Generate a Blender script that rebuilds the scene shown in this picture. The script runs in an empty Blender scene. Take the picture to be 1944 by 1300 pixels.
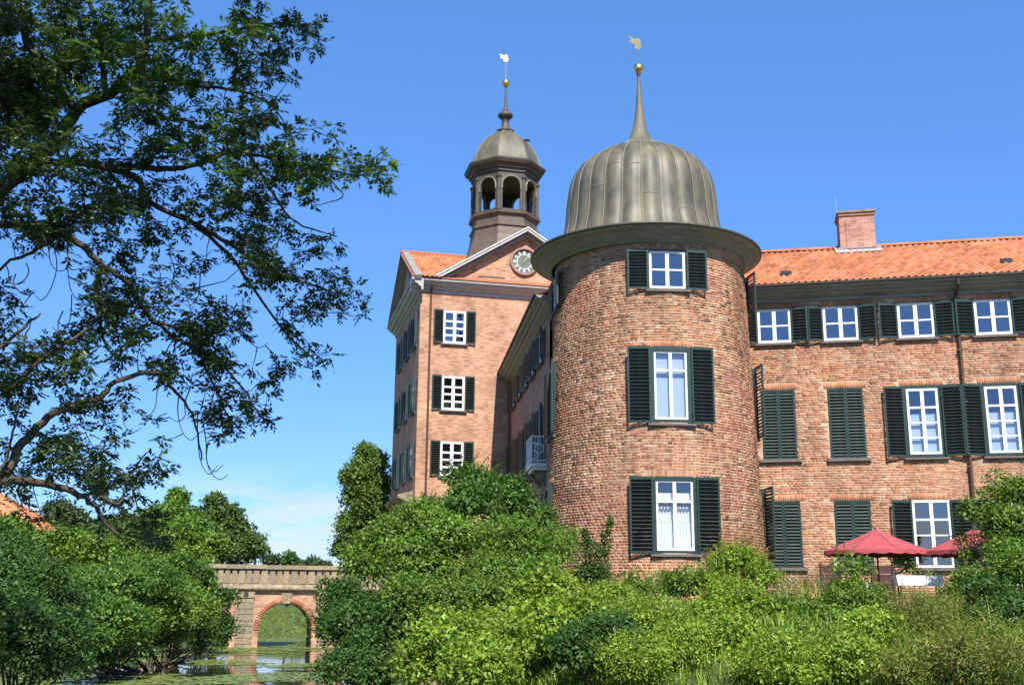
import bpy, math, random
import numpy as np
from mathutils import Vector, Matrix, noise

random.seed(7); rng = np.random.default_rng(7)
R = math.radians
SC = bpy.context.scene
COL = SC.collection

# ------------------------------------------------------------------ camera
FOC, PITCH, ROLL = 2060.0, R(13.6), R(0.54)      # focal length in photo pixels (1944 wide)
cam_d = bpy.data.cameras.new('camera'); cam = bpy.data.objects.new('camera', cam_d); COL.objects.link(cam)
cam_d.sensor_width = 36; cam_d.lens = 36*FOC/1944; cam_d.clip_end = 4000; cam_d.clip_start = .1
cam.rotation_mode = 'QUATERNION'
cam.rotation_quaternion = (Matrix.Rotation(math.pi/2+PITCH, 3, 'X') @ Matrix.Rotation(ROLL, 3, 'Z')).to_quaternion()
SC.camera = cam

def ray(px, py):
    u, v = (px-972)/FOC, (650-py)/FOC
    u, v = u*math.cos(ROLL)-v*math.sin(ROLL), u*math.sin(ROLL)+v*math.cos(ROLL)
    return np.array([u, math.cos(PITCH)-v*math.sin(PITCH), math.sin(PITCH)+v*math.cos(PITCH)])
def at(px, py, Y):
    d = ray(px, py); return d*Y/d[1]

# ------------------------------------------------------------------ sky and sun
SUN_AZ, SUN_EL = R(9.5), R(48)                    # azimuth measured from straight behind the camera towards the right
sd = Vector((math.sin(SUN_AZ)*math.cos(SUN_EL), -math.cos(SUN_AZ)*math.cos(SUN_EL), math.sin(SUN_EL)))
W = bpy.data.worlds.new('World'); SC.world = W; W.use_nodes = True
nt = W.node_tree; nt.nodes.clear()
def N(t, k, **kw):
    n = t.nodes.new(k)
    for a, b in kw.items(): setattr(n, a, b)
    return n
sky = N(nt, 'ShaderNodeTexSky', sky_type='NISHITA', sun_disc=False)
sky.sun_elevation = SUN_EL; sky.sun_rotation = math.atan2(sd.x, sd.y); sky.air_density = 1.0; sky.dust_density = .1; sky.ozone_density = 2.2
tint = N(nt, 'ShaderNodeMix', data_type='RGBA', blend_type='MULTIPLY'); tint.inputs[0].default_value = 1
tint.inputs[7].default_value = (.92, .98, 1.16, 1)
hs = N(nt, 'ShaderNodeHueSaturation'); hs.inputs['Saturation'].default_value = 1.20; hs.inputs['Value'].default_value = 1
nt.links.new(sky.outputs[0], hs.inputs['Color']); nt.links.new(hs.outputs[0], tint.inputs[6])
tc = N(nt, 'ShaderNodeTexCoord'); mp = N(nt, 'ShaderNodeMapping'); mp.inputs['Scale'].default_value = (4.5, 4.5, 30); mp.inputs['Location'].default_value = (1.9, .4, .2)
ns = N(nt, 'ShaderNodeTexNoise'); ns.inputs['Scale'].default_value = 1.6; ns.inputs['Detail'].default_value = 7; ns.inputs['Roughness'].default_value = .55
nt.links.new(tc.outputs['Generated'], mp.inputs[0]); nt.links.new(mp.outputs[0], ns.inputs[0])
r1 = N(nt, 'ShaderNodeMapRange'); r1.inputs[1].default_value = .42; r1.inputs[2].default_value = .60; r1.inputs[4].default_value = .75; nt.links.new(ns.outputs[0], r1.inputs[0])
sx_ = N(nt, 'ShaderNodeSeparateXYZ'); nt.links.new(tc.outputs['Generated'], sx_.inputs[0])
r2 = N(nt, 'ShaderNodeMapRange', interpolation_type='SMOOTHSTEP'); r2.inputs[1].default_value = .125; r2.inputs[2].default_value = .07; nt.links.new(sx_.outputs[2], r2.inputs[0])
mm = N(nt, 'ShaderNodeMath', operation='MULTIPLY'); nt.links.new(r1.outputs[0], mm.inputs[0]); nt.links.new(r2.outputs[0], mm.inputs[1])
r3 = N(nt, 'ShaderNodeMapRange'); r3.inputs[1].default_value = 0; r3.inputs[2].default_value = .5; nt.links.new(sx_.outputs[2], r3.inputs[0])
hz = N(nt, 'ShaderNodeMix', data_type='RGBA'); hz.inputs[6].default_value = (.34, .48, .78, 1); hz.inputs[7].default_value = (1.12, 1.15, 1.12, 1); nt.links.new(r3.outputs[0], hz.inputs[0])
hm = N(nt, 'ShaderNodeMix', data_type='RGBA', blend_type='MULTIPLY'); hm.inputs[0].default_value = 1; nt.links.new(tint.outputs[2], hm.inputs[6]); nt.links.new(hz.outputs[2], hm.inputs[7])
cl = N(nt, 'ShaderNodeMix', data_type='RGBA'); nt.links.new(mm.outputs[0], cl.inputs[0]); nt.links.new(hm.outputs[2], cl.inputs[6]); cl.inputs[7].default_value = (4.5, 4.7, 5.0, 1)
bg = N(nt, 'ShaderNodeBackground'); bg.inputs[1].default_value = .093
out = N(nt, 'ShaderNodeOutputWorld'); nt.links.new(cl.outputs[2], bg.inputs[0]); nt.links.new(bg.outputs[0], out.inputs[0])

sl = bpy.data.lights.new('sun', 'SUN'); sl.energy = 4.4; sl.angle = R(.5); sl.color = (1, .955, .88)
so = bpy.data.objects.new('sun', sl); COL.objects.link(so); so.rotation_mode = 'QUATERNION'
so.rotation_quaternion = sd.to_track_quat('Z', 'Y'); so.location = (20, -20, 40)
SC.view_settings.view_transform = 'Standard'; SC.view_settings.look = 'None'; SC.view_settings.gamma = 1; SC.view_settings.exposure = 1.05
SC.view_settings.use_curve_mapping = False
SC.cycles.max_bounces = 6; SC.cycles.transparent_max_bounces = 8

# ------------------------------------------------------------------ materials
MATS = {}
def mat(name, color=(.5, .5, .5), rough=.6, metal=0, spec=.4, vary=0, scale=8, bump=0, bscale=40, attr=None, color2=None, stretch=(1, 1, 1), objrand=0, stain=0):
    if name in MATS: return MATS[name]
    m = bpy.data.materials.new(name); m.use_nodes = True; t = m.node_tree; b = t.nodes['Principled BSDF']
    b.inputs['Roughness'].default_value = rough; b.inputs['Metallic'].default_value = metal; b.inputs['Specular IOR Level'].default_value = spec
    tc = N(t, 'ShaderNodeTexCoord'); mp = N(t, 'ShaderNodeMapping'); mp.inputs['Scale'].default_value = stretch
    t.links.new(tc.outputs['Object'], mp.inputs[0])
    src = None
    if attr:
        a = N(t, 'ShaderNodeAttribute', attribute_name=attr); src = a.outputs['Color']
    if vary or color2:
        n = N(t, 'ShaderNodeTexNoise'); n.inputs['Scale'].default_value = scale; n.inputs['Detail'].default_value = 6; n.inputs['Roughness'].default_value = .62
        t.links.new(mp.outputs[0], n.inputs[0])
        mr = N(t, 'ShaderNodeMapRange'); mr.inputs[1].default_value = .3; mr.inputs[2].default_value = .7; t.links.new(n.outputs[0], mr.inputs[0])
        mx = N(t, 'ShaderNodeMix', data_type='RGBA'); t.links.new(mr.outputs[0], mx.inputs[0])
        if src is not None:
            mx.blend_type = 'MIX'
            lo = N(t, 'ShaderNodeMix', data_type='RGBA', blend_type='MULTIPLY'); lo.inputs[0].default_value = 1; t.links.new(src, lo.inputs[6]); lo.inputs[7].default_value = (1-vary,)*3+(1,)
            t.links.new(lo.outputs[2], mx.inputs[6]); t.links.new(src, mx.inputs[7])
        else:
            c2 = color2 or tuple(c*(1-vary) for c in color)
            mx.inputs[6].default_value = (*c2, 1); mx.inputs[7].default_value = (*color, 1)
        src = mx.outputs[2]
    if stain:
        gp = N(t, 'ShaderNodeNewGeometry'); m3 = N(t, 'ShaderNodeMapping'); m3.inputs['Scale'].default_value = (1.1, 1.1, .38); t.links.new(gp.outputs['Position'], m3.inputs[0]); t.links.new(gp.outputs['Position'], mp.inputs[0])
        n3 = N(t, 'ShaderNodeTexNoise'); n3.inputs['Scale'].default_value = .9; n3.inputs['Detail'].default_value = 9; n3.inputs['Roughness'].default_value = .68; t.links.new(m3.outputs[0], n3.inputs[0])
        q3 = N(t, 'ShaderNodeMapRange'); q3.inputs[1].default_value = .32; q3.inputs[2].default_value = .62; q3.inputs[3].default_value = 1-stain; q3.inputs[4].default_value = 1.12; t.links.new(n3.outputs[0], q3.inputs[0])
        x3 = N(t, 'ShaderNodeMix', data_type='RGBA', blend_type='MULTIPLY'); x3.inputs[0].default_value = 1; t.links.new(src, x3.inputs[6]); t.links.new(q3.outputs[0], x3.inputs[7]); src = x3.outputs[2]
    if src is not None: t.links.new(src, b.inputs['Base Color'])
    else: b.inputs['Base Color'].default_value = (*color, 1)
    if bump:
        n2 = N(t, 'ShaderNodeTexNoise'); n2.inputs['Scale'].default_value = bscale; n2.inputs['Detail'].default_value = 5; t.links.new(mp.outputs[0], n2.inputs[0])
        bp = N(t, 'ShaderNodeBump'); bp.inputs['Strength'].default_value = bump; bp.inputs['Distance'].default_value = .02
        t.links.new(n2.outputs[0], bp.inputs['Height']); t.links.new(bp.outputs[0], b.inputs['Normal'])
    MATS[name] = m; return m

def brick_mat(name, c1, c2, mortar, bw=.25, rh=.085, dirt=.5):
    """procedural masonry for walls too far away to tell the bricks apart"""
    m = bpy.data.materials.new(name); m.use_nodes = True; t = m.node_tree; b = t.nodes['Principled BSDF']; b.inputs['Roughness'].default_value = .9; b.inputs['Specular IOR Level'].default_value = .15
    tc = N(t, 'ShaderNodeTexCoord'); s = N(t, 'ShaderNodeSeparateXYZ'); t.links.new(tc.outputs['Object'], s.inputs[0])
    ad = N(t, 'ShaderNodeMath', operation='ADD'); t.links.new(s.outputs[0], ad.inputs[0]); t.links.new(s.outputs[1], ad.inputs[1])
    c = N(t, 'ShaderNodeCombineXYZ'); t.links.new(ad.outputs[0], c.inputs[0]); t.links.new(s.outputs[2], c.inputs[1])
    bk = N(t, 'ShaderNodeTexBrick'); bk.inputs['Scale'].default_value = 1; bk.inputs['Brick Width'].default_value = bw; bk.inputs['Row Height'].default_value = rh
    bk.inputs['Mortar Size'].default_value = .009; bk.inputs['Bias'].default_value = -.1; bk.inputs['Mortar Smooth'].default_value = .2
    bk.inputs['Color1'].default_value = (*c1, 1); bk.inputs['Color2'].default_value = (*c2, 1); bk.inputs['Mortar'].default_value = (*mortar, 1)
    t.links.new(c.outputs[0], bk.inputs[0])
    wn = N(t, 'ShaderNodeTexWhiteNoise', noise_dimensions='2D')   # scattered burnt bricks
    sn = N(t, 'ShaderNodeVectorMath', operation='SNAP'); sn.inputs[1].default_value = (bw, rh, 1); t.links.new(c.outputs[0], sn.inputs[0]); t.links.new(sn.outputs[0], wn.inputs[0])
    cr = N(t, 'ShaderNodeMapRange'); cr.inputs[1].default_value = 0; cr.inputs[2].default_value = .5; cr.inputs[3].default_value = .74; cr.inputs[4].default_value = 1.08; t.links.new(wn.outputs[0], cr.inputs[0])
    n = N(t, 'ShaderNodeTexNoise'); n.inputs['Scale'].default_value = .9; n.inputs['Detail'].default_value = 8; n.inputs['Roughness'].default_value = .7; t.links.new(tc.outputs['Object'], n.inputs[0])
    mr = N(t, 'ShaderNodeMapRange'); mr.inputs[1].default_value = .3; mr.inputs[2].default_value = .7; mr.inputs[3].default_value = 1-dirt; mr.inputs[4].default_value = 1.15; t.links.new(n.outputs[0], mr.inputs[0])
    mu = N(t, 'ShaderNodeMath', operation='MULTIPLY'); t.links.new(cr.outputs[0], mu.inputs[0]); t.links.new(mr.outputs[0], mu.inputs[1])
    mx = N(t, 'ShaderNodeMix', data_type='RGBA', blend_type='MULTIPLY'); mx.inputs[0].default_value = 1; t.links.new(bk.outputs[0], mx.inputs[6]); t.links.new(mu.outputs[0], mx.inputs[7])
    t.links.new(mx.outputs[2], b.inputs['Base Color'])
    bp = N(t, 'ShaderNodeBump'); bp.inputs['Strength'].default_value = .6; bp.inputs['Distance'].default_value = .02; bp.invert = True
    t.links.new(bk.outputs['Fac'], bp.inputs['Height']); t.links.new(bp.outputs[0], b.inputs['Normal'])
    MATS[name] = m; return m

def leaf_mat(name, trans=.35, rough=.45):
    m = bpy.data.materials.new(name); m.use_nodes = True; t = m.node_tree; t.nodes.clear()
    a = N(t, 'ShaderNodeAttribute', attribute_name='tint')
    p = N(t, 'ShaderNodeBsdfPrincipled'); p.inputs['Roughness'].default_value = rough; p.inputs['Specular IOR Level'].default_value = .35
    t.links.new(a.outputs['Color'], p.inputs['Base Color'])
    tr = N(t, 'ShaderNodeBsdfTranslucent'); g = N(t, 'ShaderNodeMix', data_type='RGBA', blend_type='MULTIPLY'); g.inputs[0].default_value = 1
    g.inputs[7].default_value = (1.25, 1.35, .6, 1); t.links.new(a.outputs['Color'], g.inputs[6]); t.links.new(g.outputs[2], tr.inputs[0])
    ms = N(t, 'ShaderNodeMixShader'); ms.inputs[0].default_value = trans; t.links.new(p.outputs[0], ms.inputs[1]); t.links.new(tr.outputs[0], ms.inputs[2])
    o = N(t, 'ShaderNodeOutputMaterial'); t.links.new(ms.outputs[0], o.inputs[0]); MATS[name] = m; return m

def glass_mat(name, refl=.35, tintc=(.75, .82, .88)):
    m = bpy.data.materials.new(name); m.use_nodes = True; t = m.node_tree; t.nodes.clear()
    g = N(t, 'ShaderNodeBsdfGlossy'); g.inputs['Roughness'].default_value = .02; g.inputs[0].default_value = (.95, .97, 1, 1)
    tr = N(t, 'ShaderNodeBsdfTransparent'); tr.inputs[0].default_value = (*tintc, 1)
    fw_ = N(t, 'ShaderNodeLayerWeight'); fw_.inputs[0].default_value = .5; fr = N(t, 'ShaderNodeMath', operation='POWER'); t.links.new(fw_.outputs['Facing'], fr.inputs[0]); fr.inputs[1].default_value = 5
    n = N(t, 'ShaderNodeTexNoise'); n.inputs['Scale'].default_value = 2.2; tc = N(t, 'ShaderNodeTexCoord'); t.links.new(tc.outputs['Object'], n.inputs[0])
    bp = N(t, 'ShaderNodeBump'); bp.inputs['Strength'].default_value = .06; bp.inputs['Distance'].default_value = .05; t.links.new(n.outputs[0], bp.inputs['Height']); t.links.new(bp.outputs[0], g.inputs['Normal'])
    ad = N(t, 'ShaderNodeMath', operation='ADD', use_clamp=True); ad.inputs[1].default_value = refl; t.links.new(fr.outputs[0], ad.inputs[0])
    ms = N(t, 'ShaderNodeMixShader'); t.links.new(ad.outputs[0], ms.inputs[0]); t.links.new(tr.outputs[0], ms.inputs[1]); t.links.new(g.outputs[0], ms.inputs[2])
    o = N(t, 'ShaderNodeOutputMaterial'); t.links.new(ms.outputs[0], o.inputs[0]); MATS[name] = m; return m

M_BRICK = mat('fired_clay_brick', rough=.9, spec=.15, attr='tint', vary=.35, scale=14, bump=.5, bscale=45, stain=.42)
M_MORTAR = mat('lime_mortar', (.53, .395, .27), .95, spec=.1, vary=.35, scale=2.5, bump=.4, bscale=30, stain=.35)
M_GATEB = brick_mat('distant_brickwork', (.53, .27, .155), (.47, .22, .125), (.54, .42, .30))
M_WESTB = brick_mat('side_wing_brickwork', (.48, .235, .16), (.40, .18, .12), (.48, .39, .31))
M_BRIDGEB = brick_mat('bridge_brickwork', (.54, .28, .17), (.47, .22, .13), (.50, .42, .33))
M_CHIMB = brick_mat('chimney_brickwork', (.46, .225, .155), (.38, .17, .115), (.48, .39, .32))
M_CORN = mat('olive_grey_painted_cornice', (.265, .262, .225), .6, vary=.35, scale=3, stretch=(1, 1, 3))
M_CORNW = mat('grey_painted_cornice', (.40, .40, .38), .6, vary=.25, scale=3)
M_STONE = mat('weathered_sandstone', (.34, .265, .18), .95, spec=.1, color2=(.14, .105, .07), scale=4, bump=.6, bscale=18)
M_SILL = mat('dark_stone_sill', (.16, .13, .115), .8, vary=.4, scale=6)
M_GREEN = mat('dark_green_gloss_paint', (.016, .042, .034), .42, vary=.3, scale=9)
M_SLAT = mat('dark_green_slat_paint', (.055, .072, .065), .45, vary=.4, scale=5)
M_WHITE = mat('white_window_paint', (.76, .75, .72), .5, vary=.16, scale=6)
M_GLASS = glass_mat('old_window_glass', .20)
M_GLASSB = glass_mat('pale_window_glass', .16, (.85, .9, .95))
M_DARK = mat('room_shade_and_soil', (.035, .032, .03), .9)  # near-black stands for room and niche shade; also dark panes and soil
M_BLIND = mat('pale_roller_blind', (.42, .45, .48), .8, vary=.06, scale=2)
M_CURT = mat('white_net_curtain', (.72, .72, .70), .8, vary=.05, scale=4)
M_COPPER = mat('aged_copper_sheet', (.172, .138, .082), .52, metal=.0, color2=(.062, .066, .048), scale=1.7, stretch=(1.2, 1.2, .7), bump=.35, bscale=4, stain=.45)
M_COPPER2 = mat('copper_seam', (.22, .19, .13), .55, metal=.0, color2=(.14, .125, .085), scale=3)
M_COPPERD = mat('dark_oxidised_copper', (.085, .066, .047), .55, metal=.0, color2=(.045, .038, .03), scale=3)
M_GOLD = mat('gilded_metal', (.83, .58, .22), .28, metal=1)
M_IRON = mat('dark_wrought_iron', (.03, .03, .03), .5, metal=.6)
M_TILE = mat('orange_clay_pantile', rough=.8, spec=.2, attr='tint', vary=.25, scale=6, stain=.28)
M_ROOFB = mat('roof_underlay', (.33, .11, .05), .9)
M_LEAD = mat('lead_flashing', (.36, .35, .33), .6, vary=.2)
M_PIPE = mat('brown_copper_pipe', (.10, .055, .035), .5, metal=.3, vary=.3)
M_BARK = mat('grey_brown_bark', (.10, .078, .055), .9, spec=.1, color2=(.05, .04, .03), scale=10, stretch=(2, 2, .6), bump=.8, bscale=22)
M_LEAF = leaf_mat('broad_leaf', .40)
M_ASH = leaf_mat('ash_leaf', .30, .36)
M_GRASSL = leaf_mat('grass_blade', .3)

# ------------------------------------------------------------------ mesh helpers
def tag(o, label=None, cat=None, group=None, kind=None):
    if label: o['label'] = label
    if cat: o['category'] = cat
    if group: o['group'] = group
    if kind: o['kind'] = kind
    return o
def link(name, me, parent=None, loc=(0, 0, 0), rot=(0, 0, 0), scale=(1, 1, 1)):
    o = bpy.data.objects.new(name, me); COL.objects.link(o)
    if parent: o.parent = parent
    o.location = loc; o.rotation_euler = rot; o.scale = scale
    return o
def empty(name, loc, rz=0):
    o = bpy.data.objects.new(name, None); COL.objects.link(o); o.location = loc; o.rotation_euler = (0, 0, rz); o.empty_display_size = .3; return o
def mesh_np(name, V, F, material, cols=None, smooth=False):
    """V (n,3), F (m,k) all with k corners; cols (m,3) colour of each face"""
    V = np.asarray(V, np.float32); F = np.asarray(F, np.int32); m, k = F.shape
    me = bpy.data.meshes.new(name)
    me.vertices.add(len(V)); me.vertices.foreach_set('co', V.ravel())
    me.loops.add(m*k); me.loops.foreach_set('vertex_index', F.ravel())
    me.polygons.add(m); me.polygons.foreach_set('loop_start', np.arange(0, m*k, k, dtype=np.int32)); me.polygons.foreach_set('loop_total', np.full(m, k, np.int32))
    if smooth: me.polygons.foreach_set('use_smooth', np.ones(m, bool))
    me.update(calc_edges=True)
    if cols is not None:
        a = me.color_attributes.new('tint', 'FLOAT_COLOR', 'CORNER')
        c = np.ones((m, k, 4), np.float32); c[:, :, :3] = np.asarray(cols, np.float32)[:, None, :]
        a.data.foreach_set('color', c.ravel())
    me.materials.append(material); return me
class MB:
    def __init__(s): s.v = []; s.f = []
    def add(s, vs, fs):
        b = len(s.v); s.v += [tuple(v) for v in vs]; s.f += [tuple(i+b for i in f) for f in fs]; return s
    def box(s, x0, x1, y0, y1, z0, z1, M=None):
        vs = [(x, y, z) for x in (x0, x1) for y in (y0, y1) for z in (z0, z1)]
        if M is not None: vs = [M @ Vector(v) for v in vs]
        return s.add(vs, [(0, 1, 3, 2), (4, 6, 7, 5), (0, 4, 5, 1), (2, 3, 7, 6), (0, 2, 6, 4), (1, 5, 7, 3)])
    def beam(s, a, b, w, h, up=(0, 0, 1)):
        a, b = Vector(a), Vector(b); d = b-a; L = d.length; x = d/L; y = Vector(up).cross(x).normalized(); z = x.cross(y)
        M = Matrix((x, y, z)).transposed().to_4x4(); M.translation = a
        return s.box(0, L, -w/2, w/2, -h/2, h/2, M)
    def prism(s, prof, x0, x1):            # profile (y,z) run along x
        n = len(prof); vs = [(x0, *p) for p in prof]+[(x1, *p) for p in prof]
        return s.add(vs, [(i, (i+1) % n, n+(i+1) % n, n+i) for i in range(n)]+[tuple(range(n))[::-1], tuple(range(n, 2*n))])
    def lathe(s, prof, seg=32, a0=0, c=(0, 0), ripple=0, nr=0):
        n = len(prof); vs = []
        for i in range(seg):
            a = a0+2*math.pi*i/seg
            for (r, z) in prof:
                rr = r*(1+ripple*(abs(math.sin(a*nr/2))-.6)) if ripple else r
                vs.append((c[0]+rr*math.cos(a), c[1]+rr*math.sin(a), z))
        return s.add(vs, [(i*n+j, ((i+1) % seg)*n+j, ((i+1) % seg)*n+j+1, i*n+j+1) for i in range(seg) for j in range(n-1)])
    def tube(s, pts, rads, seg=6):
        pts = [Vector(p) for p in pts]; n = len(pts); vs = []
        if not hasattr(rads, '__len__'): rads = [rads]*n
        for i, p in enumerate(pts):
            d = (pts[min(i+1, n-1)]-pts[max(i-1, 0)]).normalized()
            a = d.cross(Vector((.31, .83, .47))).normalized(); b = d.cross(a)
            for k in range(seg):
                t = 2*math.pi*k/seg; vs.append(p+(a*math.cos(t)+b*math.sin(t))*rads[i])
        return s.add(vs, [(i*seg+k, i*seg+(k+1) % seg, (i+1)*seg+(k+1) % seg, (i+1)*seg+k) for i in range(n-1) for k in range(seg)]+[tuple(range(seg))[::-1], tuple(range((n-1)*seg, n*seg))])
    def mesh(s, name, material, smooth=False):
        me = bpy.data.meshes.new(name); me.from_pydata(s.v, [], s.f); me.materials.append(material)
        if smooth:
            for p in me.polygons: p.use_smooth = True
        me.update(); return me
    def build(s, name, material, parent=None, smooth=False, **kw): return link(name, s.mesh(name, material, smooth), parent, **kw)

# ------------------------------------------------------------------ ground, moat water
TZ = -.45            # terrace level of the castle (eye level of the camera is z = 0)
WZ = -2.1           # moat water
MOAT = np.array([(90, 12.5), (2, 12.5), (-4.4, 15.5), (-8.2, 24), (-9.3, 36), (-10.2, 56), (-13, 64), (-22, 69.5), (-80, 72)], float)
def moat_dist(x, y):
    x = np.asarray(x, float); y = np.asarray(y, float); best = np.full(x.shape, 1e9); side = np.zeros(x.shape)
    for (a, b) in zip(MOAT[:-1], MOAT[1:]):
        d = b-a; t = np.clip(((x-a[0])*d[0]+(y-a[1])*d[1])/(d@d), 0, 1); qx, qy = a[0]+t*d[0], a[1]+t*d[1]
        ds = np.hypot(x-qx, y-qy); cr = d[0]*(y-a[1])-d[1]*(x-a[0]); m = ds < best-1e-9
        best = np.where(m, ds, best); side = np.where(m, np.sign(cr), side)
    return best, side
def sstep(a, b, x): t = np.clip((x-a)/(b-a), 0, 1); return t*t*(3-2*t)
def ground_z(x, y):
    d, s = moat_dist(x, y); hw = 4.3
    castle = -3.2+(TZ+3.2)*sstep(hw-1.2, hw+7.5, d)
    outer = -3.2+(1.55)*sstep(hw-1.2, hw+3, d)+1.0*sstep(hw+2, hw+20, d)
    far = sstep(60, 75, np.asarray(y, float))
    outer = outer+far*.4
    return np.where(s < 0, castle, outer)+.05*np.sin(np.asarray(x)*1.3)*np.sin(np.asarray(y)*1.1)
def axis(lo, hi, c0, c1, step):
    a = list(np.arange(c0, c1, step)); g = step
    while a[-1] < hi: g *= 1.25; a.append(a[-1]+g)
    g = step
    while a[0] > lo: g *= 1.25; a.insert(0, a[0]-g)
    return np.array(a)
gx_, gy_ = axis(-1500, 1500, -45, 30, 1.0), axis(-600, 3000, -12, 85, 1.0)
GX, GY = np.meshgrid(gx_, gy_, indexing='ij'); V = np.stack([GX, GY, ground_z(GX, GY)], -1).reshape(-1, 3)
nx, ny = len(gx_), len(gy_); I = (np.arange(nx-1)[:, None]*ny+np.arange(ny-1)[None, :]).ravel()
M_GROUND = mat('grassy_earth', (.085, .13, .030), .95, spec=.1, color2=(.05, .055, .022), scale=.8, bump=.7, bscale=6)
g = link('ground', mesh_np('ground', V, np.stack([I, I+ny, I+ny+1, I+1], 1), M_GROUND, smooth=True)); tag(g, kind='structure')
# the moat surface
m = bpy.data.materials.new('still_moat_water'); m.use_nodes = True; t = m.node_tree; b = t.nodes['Principled BSDF']
b.inputs['Base Color'].default_value = (.022, .026, .012, 1); b.inputs['Roughness'].default_value = .03; b.inputs['Specular IOR Level'].default_value = .9
tc2 = N(t, 'ShaderNodeTexCoord'); n2 = N(t, 'ShaderNodeTexNoise'); n2.inputs['Scale'].default_value = 1.4; n2.inputs['Detail'].default_value = 3; t.links.new(tc2.outputs['Object'], n2.inputs[0])
bp = N(t, 'ShaderNodeBump'); bp.inputs['Strength'].default_value = .035; bp.inputs['Distance'].default_value = .1; t.links.new(n2.outputs[0], bp.inputs['Height']); t.links.new(bp.outputs[0], b.inputs['Normal'])
pts = []
for i, p in enumerate(MOAT):
    d = MOAT[min(i+1, len(MOAT)-1)]-MOAT[max(i-1, 0)]; d /= np.linalg.norm(d); nrm = np.array([-d[1], d[0]]); pts += [(*(p+nrm*7), WZ), (*(p-nrm*7), WZ)]
wat = MB().add(pts, [(2*i, 2*i+2, 2*i+3, 2*i+1) for i in range(len(MOAT)-1)]).build('moat_water', m); tag(wat, kind='structure')

# ------------------------------------------------------------------ masonry with every brick modelled
def jit(c, s=.12):
    k = 1+random.uniform(-s, s); return tuple(max(.01, x*k*(1+random.uniform(-.05, .05))) for x in c)
OLD = [((0.513, 0.265, 0.146), 6), ((0.572, 0.329, 0.191), 4.5), ((0.464, 0.207, 0.106), 5), ((0.173, 0.090, 0.057), 1.1), ((0.313, 0.154, 0.088), 2.4), ((0.616, 0.424, 0.263), 1.0), ((0.508, 0.159, 0.077), 1), ((0.518, 0.329, 0.139), 0.5)]
ORA = [((0.518, 0.223, 0.118), 6), ((0.562, 0.276, 0.154), 5), ((0.475, 0.191, 0.103), 3), ((0.367, 0.154, 0.093), 1), ((0.572, 0.329, 0.196), 1.5)]
RED = [((0.410, 0.161, 0.100), 5), ((0.462, 0.208, 0.130), 4), ((0.357, 0.140, 0.090), 3), ((0.483, 0.260, 0.160), 2)]
WNG = [((0.550, 0.286, 0.168), 6), ((0.583, 0.339, 0.209), 4), ((0.506, 0.228, 0.128), 5), ((0.363, 0.175, 0.107), 1.2), ((0.605, 0.413, 0.270), 0.5), ((0.539, 0.239, 0.122), 2)]
def pick(pal):
    r = random.uniform(0, sum(w for _, w in pal))
    for c, w in pal:
        r -= w
        if r <= 0: return jit(c)
    return jit(pal[0][0])
def lay(s0, s1, z0, z1, openings, palette, course=.085, joint=.014, arch=.24, ps=.8):
    """list of bricks (s, z, length, height, proud, tilt, colour) with a soldier course over every opening"""
    out = []; nrow = int((z1-z0)/course)
    sold = [(a, b, d, d+arch) for (a, b, c, d, fl) in openings if fl]
    for (a, b, c, d) in sold:
        x = a-.12; n = max(3, round((b-a+.24)/.078)); w = (b-a+.24)/n
        for i in range(n): out.append((x+w*(i+.5), c+.005+arch/2, w-joint*.8, arch-.012, random.uniform(.010, .016), 0, palette(x, c, True)))
    for k in range(nrow):
        za, zb = z0+k*course, z0+(k+1)*course-joint
        iv = [(a, b) for (a, b, c, d, fl) in openings if c < zb-.01 and d > za+.01]+[(a-.12, b+.12) for (a, b, c, d) in sold if c < zb-.01 and d > za+.01]
        s = s0-random.uniform(0, .25); q = k % 2
        while s < s1:
            L = (.255 if (q and random.random() < ps) or random.random() < ps*.3 else .125)*random.uniform(.92, 1.06); q = (not q) if random.random() < .7 else q
            a, b = max(s, s0), min(s+L, s1); s += L+joint*random.uniform(.7, 1.3)
            for (p, r) in iv:
                if a < r and b > p:
                    if p-a > r-b and p-a > 0: b = min(b, p)
                    else: a = max(a, r)
            if b-a > .045 and not any(a < r-.002 and b > p+.002 for (p, r) in iv):
                out.append(((a+b)/2, (za+zb)/2+random.uniform(-.003, .003), b-a, zb-za+random.uniform(-.008, .005), random.uniform(.004, .016), random.uniform(-.018, .018), palette((a+b)/2, za, False)))
    return out
UNIT = {}
def unit_brick(colour):
    key = tuple(round(c*14) for c in colour)
    if key not in UNIT:
        v = [(-.5, 0, -.5), (.5, 0, -.5), (.5, 0, .5), (-.5, 0, .5), (-.49, -1, -.46), (.49, -1, -.46), (.49, -1, .46), (-.49, -1, .46)]
        f = [(4, 5, 6, 7), (0, 1, 5, 4), (1, 2, 6, 5), (2, 3, 7, 6), (3, 0, 4, 7)]
        UNIT[key] = mesh_np('brick', v, f, M_BRICK, [colour]*5)
    return UNIT[key]
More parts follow.
